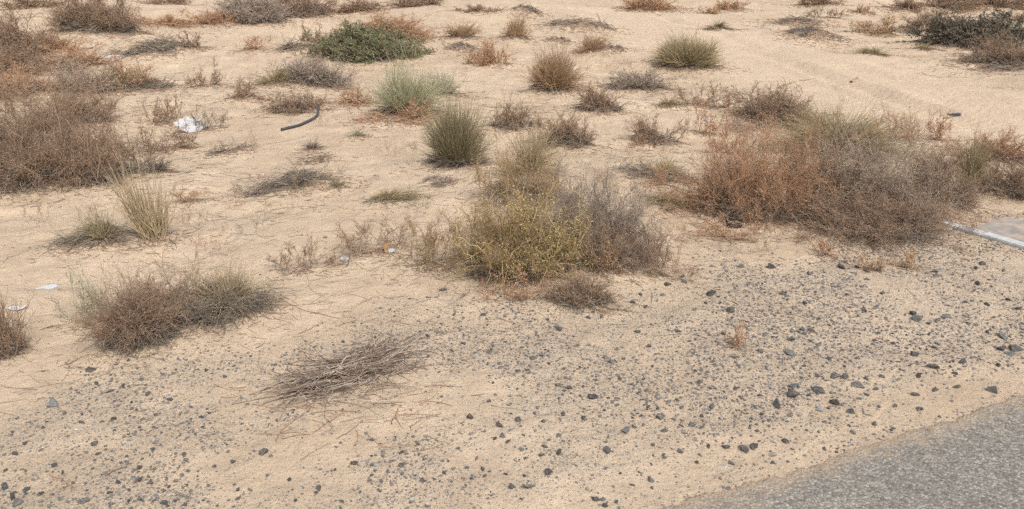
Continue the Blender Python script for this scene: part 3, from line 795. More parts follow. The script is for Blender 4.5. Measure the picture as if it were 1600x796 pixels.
        B = np.stack([rb * np.cos(pb), rb * np.sin(pb), np.zeros(nb)], -1)
        bend = np.stack([np.cos(ph) * droop * .4, np.sin(ph) * droop * .4, -droop], -1)
        P = curve(rng, B, D, ln * 0.95, 6, bend, 0.075)
        Q = P * S; Q[..., 2] = np.maximum(Q[..., 2], 0.0); Q = conform(Q, H)
        t = tints(rng, nb)
        rr = max(0.0010, px * 0.45) * o.get('thick', 1)
        ch = [tubes(rng, Q, rr * rng.uniform(.8, 1.3, nb), np.full(nb, rr * .22), t)]
        if kind == BROOM:
            P1, i1 = spawn(rng, P, 3 if den > .3 else 2, 0.25, .95, 0.08, 0.26, 0.28, 4, 0.06, 0.1)
            Q1 = conform(np.maximum(P1 * S, [-9, -9, 0]), H)
            ch.append(tubes(rng, Q1, np.full(len(Q1), rr * .55), np.full(len(Q1), rr * .2), tints(rng, len(Q1), t[i1])))
        out.append(('blades', o['c'], ch))
        ns = max(24, nb // 5)
        a = rng.uniform(0, 2 * math.pi, ns); r = rng.uniform(0.0, .62, ns)
        B = np.stack([r * np.cos(a) * rx, r * np.sin(a) * ry, rng.uniform(0.002, 0.10 * H, ns)], -1)
        D = unit(np.stack([np.cos(a) + rng.normal(0, .7, ns), np.sin(a) + rng.normal(0, .7, ns), rng.normal(.05, .15, ns)], -1))
        Q = curve(rng, B, D, rng.uniform(.15, .5, ns) * rx, 4, rng.normal(0, .15, (ns, 3)), 0.08)
        Q[..., 2] = np.clip(Q[..., 2], 0.002, .3 * H)
        Q = conform(Q, H)
        out.append(('dead_shade_base', 'thatch', [tubes(rng, Q, rr * rng.uniform(.7, 1.2, ns), np.full(ns, rr * .3), tints(rng, ns))]))
    elif kind == SPRIG:
        n0 = o.get('n', 10)
        ph = rng.uniform(0, 2 * math.pi, n0); th = 1.38 * rng.uniform(0, 1, n0) ** .75
        D = np.stack([np.sin(th) * np.cos(ph), np.sin(th) * np.sin(ph), np.cos(th)], -1)
        B = np.stack([rng.uniform(-.5, .5, n0), rng.uniform(-.5, .5, n0), np.zeros(n0)], -1) * (1.3 if n0 > 11 else .6)
        P0 = curve(rng, B, D, rng.uniform(.5, 1.0, n0), 6, rng.normal(0, .12, (n0, 3)), .12)
        P1, i1 = spawn(rng, P0, 7, 0.2, 1.0, 0.12, 0.42, 0.55, 5, 0.12, .2)
        m2 = int(np.clip(area / (n0 * 22), 3, 10))
        P2, i2 = spawn(rng, P1, m2, 0.15, 1.0, 0.05, 0.15, 0.7, 3, 0.1, .15)
        t0 = tints(rng, n0); t1 = tints(rng, len(P1), t0[i1]); t2 = tints(rng, len(P2), t1[i2])
        rr = max(0.0010, px * 0.46); tw = []
        for P, ta, ra, rb in ((P0, t0, 1.0, .6), (P1, t1, .65, .36), (P2, t2, .42, .22)):
            Q = P * S; Q[..., 2] = np.maximum(Q[..., 2], 0.0); Q = conform(Q, H)
            tw.append(tubes(rng, Q, ra * rr * np.ones(len(Q)), rb * rr * np.ones(len(Q)), ta))
        out.append(('stems', o['c'], tw))
        C = conform(np.maximum(P2[:, -1] * S, [-9, -9, .002]), H)
        out.append(('seed_heads', o['c'], [leaves(rng, C, max(.006, px * 2.1), t2, .6, .5)]))
    return out

def make_conform(C2, z0, yaw):
    c, s = math.cos(yaw), math.sin(yaw)
    def f(Q, H):
        sh = Q.shape; q = Q.reshape(-1, 3)
        wx = C2[0] + q[:, 0] * c - q[:, 1] * s
        wy = C2[1] + q[:, 0] * s + q[:, 1] * c
        w = np.clip(1 - q[:, 2] / max(H, .02), 0, 1)
        q = q.copy(); q[:, 2] += (height(wx, wy) - z0) * w
        return q.reshape(sh)
    return f

CAT = {'shrub': 'shrub', 'weed': 'weed', 'grass_tuft': 'grass', 'dead_grass_mat': 'dead grass'}
FOOT = []           # ground spots where plant litter gathers
for num, (kind, name, label, box, o) in enumerate(PLANTS):
    rng = np.random.default_rng(1000 + num)
    C2, z, rx, ry, H = solve(box, kind)
    yaw = math.atan2(-C2[0], C2[1])
    z = h1(C2[0], C2[1])
    dep = depth_of((C2[0], C2[1], z))
    area = (box[2] - box[0]) * (box[3] - box[1])
    conform = make_conform(C2, z, yaw)
    px = dep / FPX
    FOOT.append((C2[0], C2[1], rx, ry, yaw, kind))
    if kind == MAT:
        den = o.get('den', 1)
        n = int(np.clip(area / 8.5 * den, 60, 1600))
        nc = int(rng.integers(6, 11))
        cu = rng.uniform(-.85, .85, nc); cv = rng.normal(0, .30, nc) + .25 * cu * rng.choice([-1, 1])
        cs = rng.uniform(.08, .26, nc); cw = cs * rng.uniform(.5, 1.5, nc)
        ci = rng.choice(nc, n, p=cw / cw.sum())
        bu = cu[ci] + rng.normal(0, 1, n) * cs[ci] * 1.2; bv = cv[ci] + rng.normal(0, 1, n) * cs[ci]
        bx, by = bu * rx * .85, bv * ry * .85
        r = np.clip(np.sqrt(((bu - cu[ci]) / (2.2 * cs[ci])) ** 2 + ((bv - cv[ci]) / (2.2 * cs[ci])) ** 2), 0, 1)
        zz = 0.003 + H * .8 * (1 - r ** 2) * rng.uniform(0, 1, n) ** 1.3
        B = np.stack([bx, by, zz], -1)
        da = rng.normal(0.12, .38, n) + rng.integers(0, 2, n) * math.pi
        if o.get('fan'): da = np.arctan2(by, bx + rx) + rng.normal(0, .25, n)
        up_ = np.where(rng.uniform(0, 1, n) < .12, rng.uniform(.2, 1.4, n), rng.normal(0.02, .12, n))
        D = np.stack([np.cos(da), np.sin(da) * .8, up_], -1)
        L = np.minimum(rng.uniform(.06, .36, n) * rx, rng.uniform(.06, .30, n))
        Q = curve(rng, B, D, L, 5, rng.normal(0, .16, (n, 3)), .10)
        Q[..., 2] = np.clip(Q[..., 2], .002, 2.5 * H)
        Q = conform(Q, 99.0)
        rr = max(.0011, px * .54)
        ch = [tubes(rng, Q, rr * rng.uniform(.7, 1.3, n), np.full(n, rr * .35), tints(rng, n))]
        ob = obj(name, raw_mesh(name, ch), M[o['c']], None, (C2[0], C2[1], z), yaw)
        tag(ob, label, CAT[name])
        continue
    root = empty(name, (C2[0], C2[1], z), yaw)
    tag(root, label, CAT[name])
    for pn, pal, ch in plant_parts(kind, rng, rx, ry, H, dep, area, o, conform):
        obj(pn, raw_mesh(pn, ch), M[pal], root)

# small loose weeds on the open sand: one kind, copied
def copy_tree(o):
    c = o.copy(); COL.objects.link(c)
    for ch in o.children:
        k = ch.copy(); COL.objects.link(k); k.parent = c
    return c
proto = []
for k, pal in enumerate(('rust', 'brown', 'brown', 'thatch', 'strawrust')):
    rng = np.random.default_rng(300 + k)
    proto.append((pal, plant_parts(SPRIG, rng, .5, .5, .55, 6.0, 900, dict(c=pal, n=5), lambda Q, H: Q)))
rng = np.random.default_rng(5)
zones = [
 ((60, 300, 420, 420), 17, 'tiny dry sprig on the sand around the left straw grass'),
 ((330, 60, 520, 140), 17, 'tiny dry sprig on the sand left of the dark green shrub'),
 ((340, 180, 660, 340), 17, 'tiny dry sprig on the open sand around the black hose'),
 ((700, 60, 1000, 130), 17, 'tiny dry sprig on the upper middle sand before the rounded bush'),
 ((900, 180, 1080, 330), 17, 'tiny dry sprig between the central cluster and the right thicket'),
 ((1050, 350, 1440, 430), 17, 'tiny dry sprig on the sand in front of the right thicket'),
 ((1180, 6, 1460, 60), 17, 'tiny dry sprig on the far side of the sand track'),
]
meshes = [[(pn, raw_mesh(pn, ch), pal) for pn, pal, ch in pp] for _, pp in proto]
protos = {}
for (x0, y0, x1, y1), cnt, lab in zones:
    for _ in range(cnt):
        p = at(rng.uniform(x0, x1), rng.uniform(y0, y1))
        k = int(rng.integers(0, len(meshes)))
        if k not in protos:
            root = empty('weed', p)
            for pn, me, pal in meshes[k]:
                obj(pn, me, M[pal], root)
            protos[k] = root
        else:
            root = copy_tree(protos[k])
            root.location = [float(v) for v in p]
        s = rng.uniform(.10, .30) * (1 + .03 * p[1])
        root.scale = (s, s, s * rng.uniform(.8, 1.3))
        root.rotation_euler = (0, 0, rng.uniform(0, 6.28))
        tag(root, lab, 'weed', 'tiny dry sprigs on the sand')

# ------------------------------------------------------------------ twig heap and fallen twigs
rng = np.random.default_rng(77)
F_, B_ = at(545, 628), at(545, 545)
hc = 0.5 * (F_ + B_)
hz = h1(hc[0], hc[1])
hrx = 100 * depth_of(hc) / FPX
hyaw = math.atan2(-hc[0], hc[1]) + 0.17
hconf = make_conform(hc, hz, hyaw)
n = 640
hry = 0.150
kn = np.array([(-.92, -.34), (-.62, -.22), (-.30, -.02), (.02, .12), (.34, .26), (.62, .26), (.80, .02), (.45, -.12), (.05, -.26), (-.30, -.36)])
ks = np.array([.14, .18, .20, .22, .20, .18, .16, .20, .22, .18])
ci = rng.choice(len(kn), n, p=np.array([.05, .09, .13, .15, .15, .11, .08, .10, .08, .06]))
bu = kn[ci, 0] + rng.normal(0, 1, n) * ks[ci] * .8; bv = kn[ci, 1] * 1.5 + rng.normal(0, 1, n) * ks[ci] * 1.4
r = np.clip(np.hypot((bu - kn[ci, 0]) / .5, (bv - kn[ci, 1] * 1.5) / .7), 0, 1)
B = np.stack([bu * hrx * .80, bv * hry, .003 + .026 * (1 - r ** 2) * rng.uniform(0, 1, n)], -1)
da = rng.normal(0.15, .48, n) + .35 * bu + math.pi * rng.integers(0, 2, n)
D = np.stack([np.cos(da), np.sin(da), rng.normal(0, .10, n)], -1)
Q = curve(rng, B, D, rng.uniform(.05, .24, n), 6, rng.normal(0, .36, (n, 3)), .16)
Q[..., 2] = np.clip(Q[..., 2], .002, .038)
Q = hconf(Q, 99)
ch = [tubes(rng, Q, rng.uniform(.0008, .0032, n), rng.uniform(.0005, .0014, n), tints(rng, n))]
tag(obj('twig_heap', raw_mesh('twig_heap', ch), M['stick'], None, hc[:2].tolist() + [hz], hyaw),
    'flat heap of grey weathered twigs lying on the foreground sand', 'twig heap')

def twig(px_a, px_b, mat, label, group, rad=.0022, sag=.08, seed=0):
    rg = np.random.default_rng(seed)
    A, Bp = at(*px_a), at(*px_b)
    mid = 0.5 * (A + Bp)
    K = 9; t = np.linspace(0, 1, K)[:, None]
    nrm = np.array([-(Bp - A)[1], (Bp - A)[0], 0])
    P = A * (1 - t) + Bp * t + nrm * sag * np.sin(t * math.pi) * rg.choice([-1, 1])
    P += np.cumsum(rg.normal(0, .012 * np.linalg.norm(Bp - A), P.shape), 0) * np.array([1, 1, 0])
    P[:, 2] = height(P[:, 0], P[:, 1]) + rad * .6 + np.abs(rg.normal(0, .002, K))
    z0 = h1(mid[0], mid[1])
    P -= np.array([mid[0], mid[1], z0])
    L = np.linalg.norm(Bp - A)
    ch = [tubes(rg, P[None], np.array([rad]), np.array([rad * .5]), np.array([rg.uniform(0, 1)]))]
    for _ in range(int(rg.integers(0, 3))):
        i0 = int(rg.integers(2, K - 2))
        T = unit(P[i0 + 1] - P[i0]); s = rg.choice([-1, 1])
        Dv = unit(T + s * .8 * np.array([-T[1], T[0], 0]))
        tt = np.linspace(0, 1, 5)[:, None]
        Pb = P[i0] + Dv * tt * L * rg.uniform(.15, .35)
        Pb[:, 2] = height(Pb[:, 0] + mid[0], Pb[:, 1] + mid[1]) - z0 + rad * .6
        ch.append(tubes(rg, Pb[None], np.array([rad * .6]), np.array([rad * .3]), np.array([rg.uniform(0, 1)])))
    o = obj('fallen_twig', raw_mesh('fallen_twig', ch), M[mat], None, (mid[0], mid[1], z0))
    return tag(o, label, 'twig', group)

G_TW = 'fallen twigs on the sand'
TW = [
 ((452,570),(505,556),'redstick','brown twig running from the left tip of the twig heap',.0020),
 ((640,537),(695,540),'redstick','long brown twig poking right from the top of the twig heap',.0022),
 ((695,537),(728,562),'stick','dark grey twig slanting down right of the twig heap',.0024),
 ((612,500),(664,509),'redstick','straight brown twig lying behind the right end of the twig heap',.0018),
 ((612,528),(621,500),'redstick','short twig standing across the straight twig behind the heap',.0014),
 ((400,620),(437,600),'stick','grey forked twig off the left end of the twig heap',.0026),
 ((484,648),(563,647),'redstick','straight brown twig below the left half of the twig heap',.0022),
 ((652,628),(706,635),'redstick','brown twig right of the lower end of the twig heap',.0022),
 ((432,690),(466,648),'redstick','long brown twig slanting down from the heap toward the dark stone',.0024),
 ((440,687),(484,681),'redstick','brown twig crossing the foot of the long slanting twig',.0020),
 ((484,681),(515,655),'redstick','brown curved twig joining the crossing twigs below the heap',.0022),
 ((512,655),(517,677),'stick','short stub twig at the end of the curved twig below the heap',.0024),
 ((640,668),(664,652),'redstick','brown curved twig below the right half of the twig heap',.0018),
 ((556,673),(556,697),'redstick','short curled twig below the middle of the twig heap',.0020),
 ((470,720),(520,692),'stick','bent grey twig below the crossing twigs',.0016),
 ((590,698),(645,692),'redstick','thin straight twig above the row of dark stones',.0016),
 ((622,640),(628,671),'redstick','short brown twig pointing down right of the stub twig',.0016),
 ((675,668),(712,664),'stick','thin grey twig at the edge of the gravel right of the heap',.0016),
 ((465,523),(505,503),'redstick','reddish twig behind the left end of the twig heap',.0016),
 ((458,528),(475,525),'stick','short twig beside the reddish twig behind the heap',.0014),
 ((400,545),(414,534),'stick','short dark twig between the dead grass clump and the heap',.0018),
 ((440,466),(530,498),'stick','long curved grey twig right of the dead grass clump',.0018),
 ((530,498),(588,484),'stick','thin long twig continuing right from the curved grey twig',.0014),
 ((405,475),(515,471),'redstick','long thin twig right of the dead grass clump nearest to it',.0014),
 ((480,432),(515,478),'stick','thin curved twig below the open brown weed',.0014),
 ((635,450),(655,443),'redstick','short brown twig left of the small blue scrap',.0016),
 ((560,478),(592,463),'redstick','short reddish twig above the middle of the heap on bare sand',.0020),
 ((105,571),(142,555),'redstick','forked brown twig above the dark stone on the left',.0022),
 ((100,574),(132,574),'stick','thin twig touching the left side of the dark stone',.0014),
 ((0,602),(48,608),'redstick','straight twig at the left picture edge',.0020),
 ((170,562),(208,556),'stick','small forked twig in front of the red brown fan shrub',.0014),
 ((75,743),(108,770),'redstick','curved reddish twig in the left foreground gravel',.0022),
 ((165,745),(193,731),'redstick','reddish twig in the left foreground gravel right of the curved one',.0026),
 ((222,741),(262,728),'stick','pale thin twig in the left foreground gravel',.0018),
 ((228,678),(250,668),'stick','dark forked twig in the gravel right of the pale rock',.0030),
 ((335,668),(376,704),'stick','thin curved twig at the sand bay left of the heap',.0014),
 ((1098,464),(1152,475),'straw','curved straw stem on the gravel by the round stones',.0014),
 ((540,418),(545,398),'stick','dark stalk standing below the weed with the dead leaf',.0024),
 ((1248,126),(1272,123),'redstick','thin twig lying on the sand track left of the brown stick',.0040),
 ((310,185),(262,250),'stick','thin twig leaning beside the white sheet',.0022),
 ((420,225),(475,214),'stick','brown root streak left of the tiny dark grass tuft',.0040),
]
for k, (a_, b_, mt, lab, rad) in enumerate(TW):
    twig(a_, b_, mt, lab, None, rad, .08, 500 + k)
for k in range(100):
    rg = np.random.default_rng(900 + k)
    cx, cy = 548 + rg.normal(0, 84), 618 + rg.normal(0, 34)
    an = rg.normal(0.15, .6); L = rg.uniform(10, 34)
    side = 'below' if cy > 628 else 'around the edge of'
    twig((cx - L * math.cos(an), cy + L * math.sin(an) * .5), (cx + L * math.cos(an), cy - L * math.sin(an) * .5),
         'redstick' if rg.uniform() < .45 else 'stick',
         'short thin twig scattered on the sand %s the twig heap' % side, 'short twigs scattered %s the twig heap' % side, rg.uniform(.0009, .0017), .07, 950 + k)

# ------------------------------------------------------------------ stones
MS = [stone_material('dark blue grey stone', [(.055,.058,.058), (.085,.088,.088), (.12,.122,.12), (.07,.068,.066)]),
      stone_material('green grey stone', [(.10,.108,.102), (.14,.146,.138), (.18,.182,.172)]),
      stone_material('brown black stone', [(.06,.05,.045), (.09,.075,.065), (.12,.10,.085)]),
      stone_material('pale grey stone', [(.26,.27,.265), (.33,.335,.325), (.30,.30,.29)]),
      stone_material('white stone', [(.60,.57,.52), (.68,.65,.60)]),
      stone_material('purple grey slab stone', [(.12,.11,.12), (.15,.135,.145)])]
def hull_mesh(name, seed, n=12, flat=.62):
    rg = np.random.default_rng(seed)
    p = unit(rg.normal(0, 1, (n, 3))) * rg.uniform(.72, 1.15, (n, 1))
    p[:, 2] *= flat; p[:, 1] *= rg.uniform(.62, .95)
    for _ in range(3):                       # cleave a face
        d = unit(rg.normal(0, 1, 3)); k = p @ d; c = .55 * np.abs(k).max()
        p = np.where((k > c)[:, None], p - d * (k - c)[:, None], p)
    bm = bmesh.new()
    for q in p: bm.verts.new(q)
    res = bmesh.ops.convex_hull(bm, input=bm.verts)
    bmesh.ops.delete(bm, geom=[v for v in bm.verts if not v.link_faces], context='VERTS')
    bmesh.ops.bevel(bm, geom=bm.edges[:], offset=.03, segments=1, affect='EDGES', profile=.5)
    bmesh.ops.recalc_face_normals(bm, faces=bm.faces)
    me = bpy.data.meshes.new(name); bm.to_mesh(me); bm.free()
    return me
NV = 12
SHAPES = []
for mi in range(len(MS)):
    row = []
    for k in range(NV if mi < 4 else 3):
        me = hull_mesh('stone', 40 + k * 7 + mi * 101, flat=.30 if mi == 5 else (.5 + .3 * ((k * 37) % 10) / 10))
        me.materials.append(MS[mi]); row.append(me)
    SHAPES.append(row)
ST = []   # x, y, width px, material, label or None
def S_(x, y, w, m=0, lab=None): ST.append((x, y, w, m, lab))
S_(82,636,27,3,'pale grey triangular rock on sand at the left edge of the gravel')
S_(139,582,17,2,'dark blackish stone on bare sand below the red brown fan shrub')
S_(553,727,16,2,'brown black stone at the left end of the stone row below the heap')
S_(585,728,14,3,'pale grey pointed stone in the stone row below the heap')
S_(605,738,11,1,'green grey stone right of the pale pointed stone')
S_(628,729,13,0,'dark stone with a lighter side at the right end of the stone row')
S_(629,709,12,2,'dark stone just above the right end of the stone row')
S_(498,765,13,0,'dark oval stone alone on the sand below the crossing twigs')
S_(411,710,17,0,'dark flat stone at the gravel edge left of the crossing twigs')
S_(422,715,9,1,'small grey stone touching the dark flat stone by the crossing twigs')
S_(785,683,16,0,'rounded dark green grey stone in the pair right of the twig heap')
S_(780,668,16,2,'rough brown stone behind the rounded stone of the pair')
S_(735,654,14,2,'rough dark stone at the gravel edge right of the twig heap')
S_(795,693,11,0,'small dark stone below right of the rounded stone of the pair')
S_(873,517,24,5,'flat purplish slab stone lying alone below the central shrubs')
S_(872,604,19,1,'grey green stone of the touching pair left of the gravel middle')
S_(890,609,13,0,'smaller dark stone of the touching pair left of the gravel middle')
S_(926,624,18,0,'dark glossy stone right of the touching pair')
S_(979,676,16,1,'grey stone leaning on a darker one in the lower gravel')
S_(990,668,14,0,'darker stone behind the leaning grey stone in the lower gravel')
S_(1033,655,18,1,'light grey flat stone with dark outline in the lower gravel middle')
S_(1038,676,15,1,'split grey stone below the light grey flat stone')
S_(1113,639,15,1,'smooth grey stone right of the light grey flat stone')
S_(949,709,17,1,'green grey pointed stone in the sand near the bottom middle')
S_(825,764,22,1,'grey stone with a white vein near the bottom edge')
S_(1018,754,19,1,'green grey lozenge stone on the sand strip near the asphalt')
S_(929,784,16,0,'dark stone of the pair at the bottom edge')
S_(942,783,11,1,'small grey stone of the pair at the bottom edge')
S_(1135,702,16,1,'grey wedge stone left of the two dark stones near the asphalt')
S_(1163,707,20,0,'larger of the two dark stones near the asphalt corner')
S_(1180,703,16,0,'smaller of the two dark stones near the asphalt corner')
S_(1143,726,17,1,'dusty grey stone below the two dark stones near the asphalt')
S_(1157,418,15,1,'smooth rounded grey stone on the sand below the black rag')
S_(1068,434,10,0,'upper stone of the stacked pair right of the brown seedy weed')
S_(1068,443,14,1,'lower stone of the stacked pair right of the brown seedy weed')
S_(1042,447,13,0,'dark stone left of the stacked pair')
S_(1112,463,17,0,'blue grey angular stone below the stacked pair')
S_(1143,489,17,2,'blackish jagged stone right of the curved straw stem')
S_(1237,620,27,0,'largest dark stone in the cluster above the asphalt corner')
S_(1243,606,19,0,'stone behind the largest dark stone of the cluster')
S_(1283,613,23,0,'long dark stone right of the largest dark stone')
S_(1302,633,21,0,'grey stone with a pale top below the long dark stone')
S_(1216,639,22,0,'low dark stone left of the pale top stone')
S_(1332,647,16,0,'dark wedge stone near the asphalt edge right of the pale top stone')
S_(1340,606,25,1,'long dusty grey stone above the dark wedge stone')
S_(1305,590,21,1,'grey stone of the pair above the cluster')
S_(1322,593,13,0,'dark stone of the pair above the cluster')
S_(1461,577,22,1,'long grey stone in the right part of the gravel')
S_(1434,502,19,1,'grey flat stone with a dark one behind it in the right gravel')
S_(1427,492,12,0,'dark stone behind the grey flat stone in the right gravel')
S_(1571,529,24,1,'large dusty grey stone at the right picture edge')
S_(1591,550,22,0,'dark blue stone at the right picture edge in the group of three')
S_(1567,549,17,0,'left stone of the group of three at the right picture edge')
S_(1580,556,15,1,'lower stone of the group of three at the right picture edge')
S_(1555,615,21,0,'flat dark stone just above the asphalt at the right')
S_(1535,414,15,1,'grey stone on the sand below the white kerb edging')
S_(1206,420,14,0,'dark stone on the sand below the front foot of the thicket')
S_(1317,421,15,0,'dark stone left of the small straw coloured weed')
S_(1355,425,12,2,'dark stone under the small straw coloured weed')
S_(693,455,15,1,'blue grey scrap of stone left of the red brown creeping weed')
S_(508,372,8,1,'small grey stone on bare sand above the open brown weed')
S_(691,489,6,4,'tiny white stone on bare sand below the blue grey scrap')
S_(135,661,10,4,'small white flat stone right of the pale grey rock')
S_(1134,733,10,4,'small white stone below the grey wedge stone')
S_(1022,463,6,4,'tiny white stone left of the blue grey angular stone')
named = len(ST)
for (x, y, w, *m) in [(177,657,10),(242,651,11),(25,656,8),(24,711,12),(86,730,12),(98,741,9),(145,697,14),(152,711,10),(6,765,15),(39,768,16),
 (20,780,14),(25,790,18,1),(92,783,11,1),(129,787,19,1),(184,755,12),(219,752,13,2),(235,755,13),(218,733,12),(294,738,9),(292,760,7),(362,724,12),
 (336,731,9),(258,790,17),(370,768,10),(390,768,11,1),(373,782,11),(292,780,10,1),(168,773,10),(63,774,12),(8,738,9),(37,695,10),(126,663,12,2),
 (128,648,9),(451,751,9),(655,695,8),(773,688,8),(765,629,10),(660,752,16),(678,750,8),(754,736,11),(730,733,11,1),(800,763,13),(693,741,9),(744,718,11,1),
 (757,745,8),(791,742,9,2),(957,630,9,1),(1013,638,9),(1028,641,9),(1059,628,12),(1044,630,12,1),(1065,640,11,1),(1080,667,14,1),(1097,670,11,1),
 (811,659,12),(835,648,9),(880,649,11),(874,710,13),(845,713,12,2),(852,700,12),(815,704,10,1),(821,718,9,1),(1020,698,10),(1063,708,13,1),(1021,713,8),
 (1108,700,10),(858,742,16),(803,763,9,1),(947,734,9,1),(989,760,10),(998,739,7),(945,793,14),(815,782,9,1),(1110,608,9),(1002,462,9),(1035,462,9,1),
 (1122,465,7,2),(1102,475,9),(988,474,11),(1009,482,8),(1195,525,11,1),(1188,551,14,1),(1150,560,10),(1113,567,11,1),(946,560,10,1),(956,568,11,1),(975,563,8,2),
 (832,563,15,1),(847,557,11,1),(809,581,10),(825,580,9,2),(1060,520,11),(903,541,9,1),(918,471,9),(1339,419,11),(1355,438,10,1),(1266,429,10,1),(1323,412,10,1),
 (1224,461,12,2),(1324,462,10,2),(1381,460,12),(1461,426,12),(1463,433,11,1),(1525,421,11,1),(1530,446,12),(1568,424,9,1),(1369,481,11,1),(1349,486,13,1),
 (1480,497,16,1),(1256,517,12),(1257,524,14,1),(1240,519,12,1),(1270,520,14,2),(1238,533,13,1),(1235,555,17,1),(1204,502,11,3),(1373,522,8),(1430,557,15,1),
 (1462,545,11),(1508,568,15),(1340,561,11,2),(1297,562,9),(1321,567,9),(1380,591,11),(1438,590,14,2),(1560,572,13),(1200,579,11,3),(1313,611,8,1),(1430,620,14),
 (1496,607,15,1),(1370,610,10),(1461,612,13,1),(1367,665,10),(1400,636,9),(1435,642,11,1),(1288,661,10),(1230,692,13),(1290,704,10),(1333,678,11,1),(1207,714,12,3),
 (1283,643,16,3),(1405,567,9),(1545,478,12),(1576,470,10),(1508,474,9),(1453,508,9)]:
    ST.append((x, y, w, m[0] if m else 0, None))
rng = np.random.default_rng(11)
placed = [(a, b) for a, b, *_ in ST]
while len(ST) < 292:
    x, y = rng.uniform(0, 1600), rng.uniform(470, 790)
    p = at(x, y)
    g = float(grit_mask(np.array([p[0]]), np.array([p[1]]))[0])
    if rng.uniform() > g or min((a - x) ** 2 + (b - y) ** 2 for a, b in placed) < 300: continue
    placed.append((x, y))
    ST.append((x, y, rng.uniform(7, 11), int(rng.choice([0, 0, 1, 2])), None))
rng = np.random.default_rng(12)
HUE = ['dark grey', 'mid grey', 'brownish dark', 'pale grey', 'white', 'purplish']
for x, y, w, m, lab in ST:
    p = at(x, y)
    pxm = depth_of(p) / FPX
    r = .5 * w * pxm * 1.27
    o = obj('stone', SHAPES[m][int(rng.integers(0, len(SHAPES[m])))])
    sz = r * rng.uniform(.75, 1.0)
    o.scale = (r, r, sz)
    o.location = (float(p[0]), float(p[1] + .3 * r), float(h1(p[0], p[1] + .3 * r) + sz * rng.uniform(.08, .32)))
    o.rotation_euler = (rng.normal(0, .25), rng.normal(0, .25), rng.uniform(0, 6.28))
    if lab: tag(o, lab, 'stone'); continue
    size = 'small' if w < 10.5 else 'middling'
    if x < 420: zone = 'in the left foreground gravel'
    elif x < 830 and y > 640: zone = 'in the gravel below and right of the twig heap'
    elif y > 690: zone = 'on the sand strip along the asphalt edge'
    elif x < 830: zone = 'in the gravel right of the twig heap'
    elif x < 1180: zone = 'in the middle of the gravel around the lone rust weed'
    elif y < 470: zone = 'on the sand between the right thicket and the gravel'
    else: zone = 'in the right hand gravel above the asphalt'
    tag(o, '%s %s stone %s' % (size, HUE[m], zone), 'stone', '%s %s stones %s' % (size, HUE[m], zone))

# the gravel nobody could count
def gravel(name, count, rs, mats, dens, smin, smax, seed, region):
    rg = np.random.default_rng(seed)
    S0, S1, D0, D1 = region
    s = rg.uniform(S0, S1, count * 5); d = rg.uniform(D0, D1, count * 5)
    x, y = from_sd(s, d)
    k = rg.uniform(0, 1, len(x)) < dens(x, y)
    x, y = x[k][:count], y[k][:count]
    n = len(x)
    size = smin * (smax / smin) ** (rg.uniform(0, 1, n) ** 1.75)
    z = height(x, y)
    chunks = []
    for t in range(5):
        sel = np.arange(n) % 5 == t
        if not sel.any(): continue
        bm = bmesh.new(); r2 = np.random.default_rng(60 + t)
        for q in unit(r2.normal(0, 1, (9, 3))): bm.verts.new(q)
        bmesh.ops.convex_hull(bm, input=bm.verts)
        bmesh.ops.delete(bm, geom=[v for v in bm.verts if not v.link_faces], context='VERTS')
        bmesh.ops.triangulate(bm, faces=bm.faces[:])
        bm.verts.index_update()
        tv = np.array([v.co[:] for v in bm.verts]); tf = np.array([[v.index for v in f.verts] for f in bm.faces]); bm.free()
        m = int(sel.sum())
        sc = size[sel][:, None] * np.stack([rg.uniform(.8, 1.3, m), rg.uniform(.6, 1.0, m), rg.uniform(.4, .75, m)], -1) * .5
        a = rg.uniform(0, 6.28, m)
        v = tv[None] * sc[:, None]
        vx = v[..., 0] * np.cos(a)[:, None] - v[..., 1] * np.sin(a)[:, None]
        vy = v[..., 0] * np.sin(a)[:, None] + v[..., 1] * np.cos(a)[:, None]
        V = np.stack([vx + x[sel][:, None], vy + y[sel][:, None], v[..., 2] + (z[sel] + sc[:, 2] * rg.uniform(-.30, .50, m))[:, None]], -1).reshape(-1, 3)
        F = (tf[None] + (np.arange(m) * len(tv))[:, None, None]).reshape(-1, 3)
        chunks.append((V, F, np.repeat(rg.uniform(0, 1, m), len(tv))))
    o = obj(name, raw_mesh(name, chunks, flat=True), mats)
    return o
gmat = plant_mat('gravel chips', [(.05,.05,.05), (.09,.086,.082), (.135,.125,.115), (.18,.162,.142), (.105,.086,.072), (.26,.22,.18), (.12,.112,.105), (.34,.30,.245)], .85)
tag(gravel('gravel', 112000, None, gmat, lambda x, y: np.clip(grit_mask(x, y) * np.clip(.62 + .75 * noise2(x / .38, y / .38, 31) + .35 * noise2(x / .12, y / .12, 32), .12, 1) + .004, 0, 1), .0030, .019, 3, (-6, 7, -.05, 3.4)),
    'loose fine dark gravel chips spread over the sandy verge', 'gravel', kind='stuff')
gm2 = plant_mat('scattered grit on sand', [(.10,.08,.065), (.16,.12,.09), (.22,.15,.10), (.12,.10,.085)], .9)
def far_d(x, y):
    s, d = to_sd(x, y)
    return sstep(1.2, 2.0, d) * .5 * (1 - .8 * track_mask(x, y)) * (noise2(x / .8, y / .8, 33) > -.1)
tag(gravel('asphalt_crumbs', 2600, None, plant_mat('asphalt crumb', [(.09,.088,.085), (.16,.155,.15), (.23,.22,.205), (.14,.13,.12)], .85),
    lambda x, y: np.exp(-((to_sd(x, y)[1] - edge_off(to_sd(x, y)[0])) / .045) ** 2), .004, .015, 8, (-3, 6, -.12, .16)),
    'crumbs of broken asphalt along the ragged road edge', 'asphalt crumbs', kind='stuff')
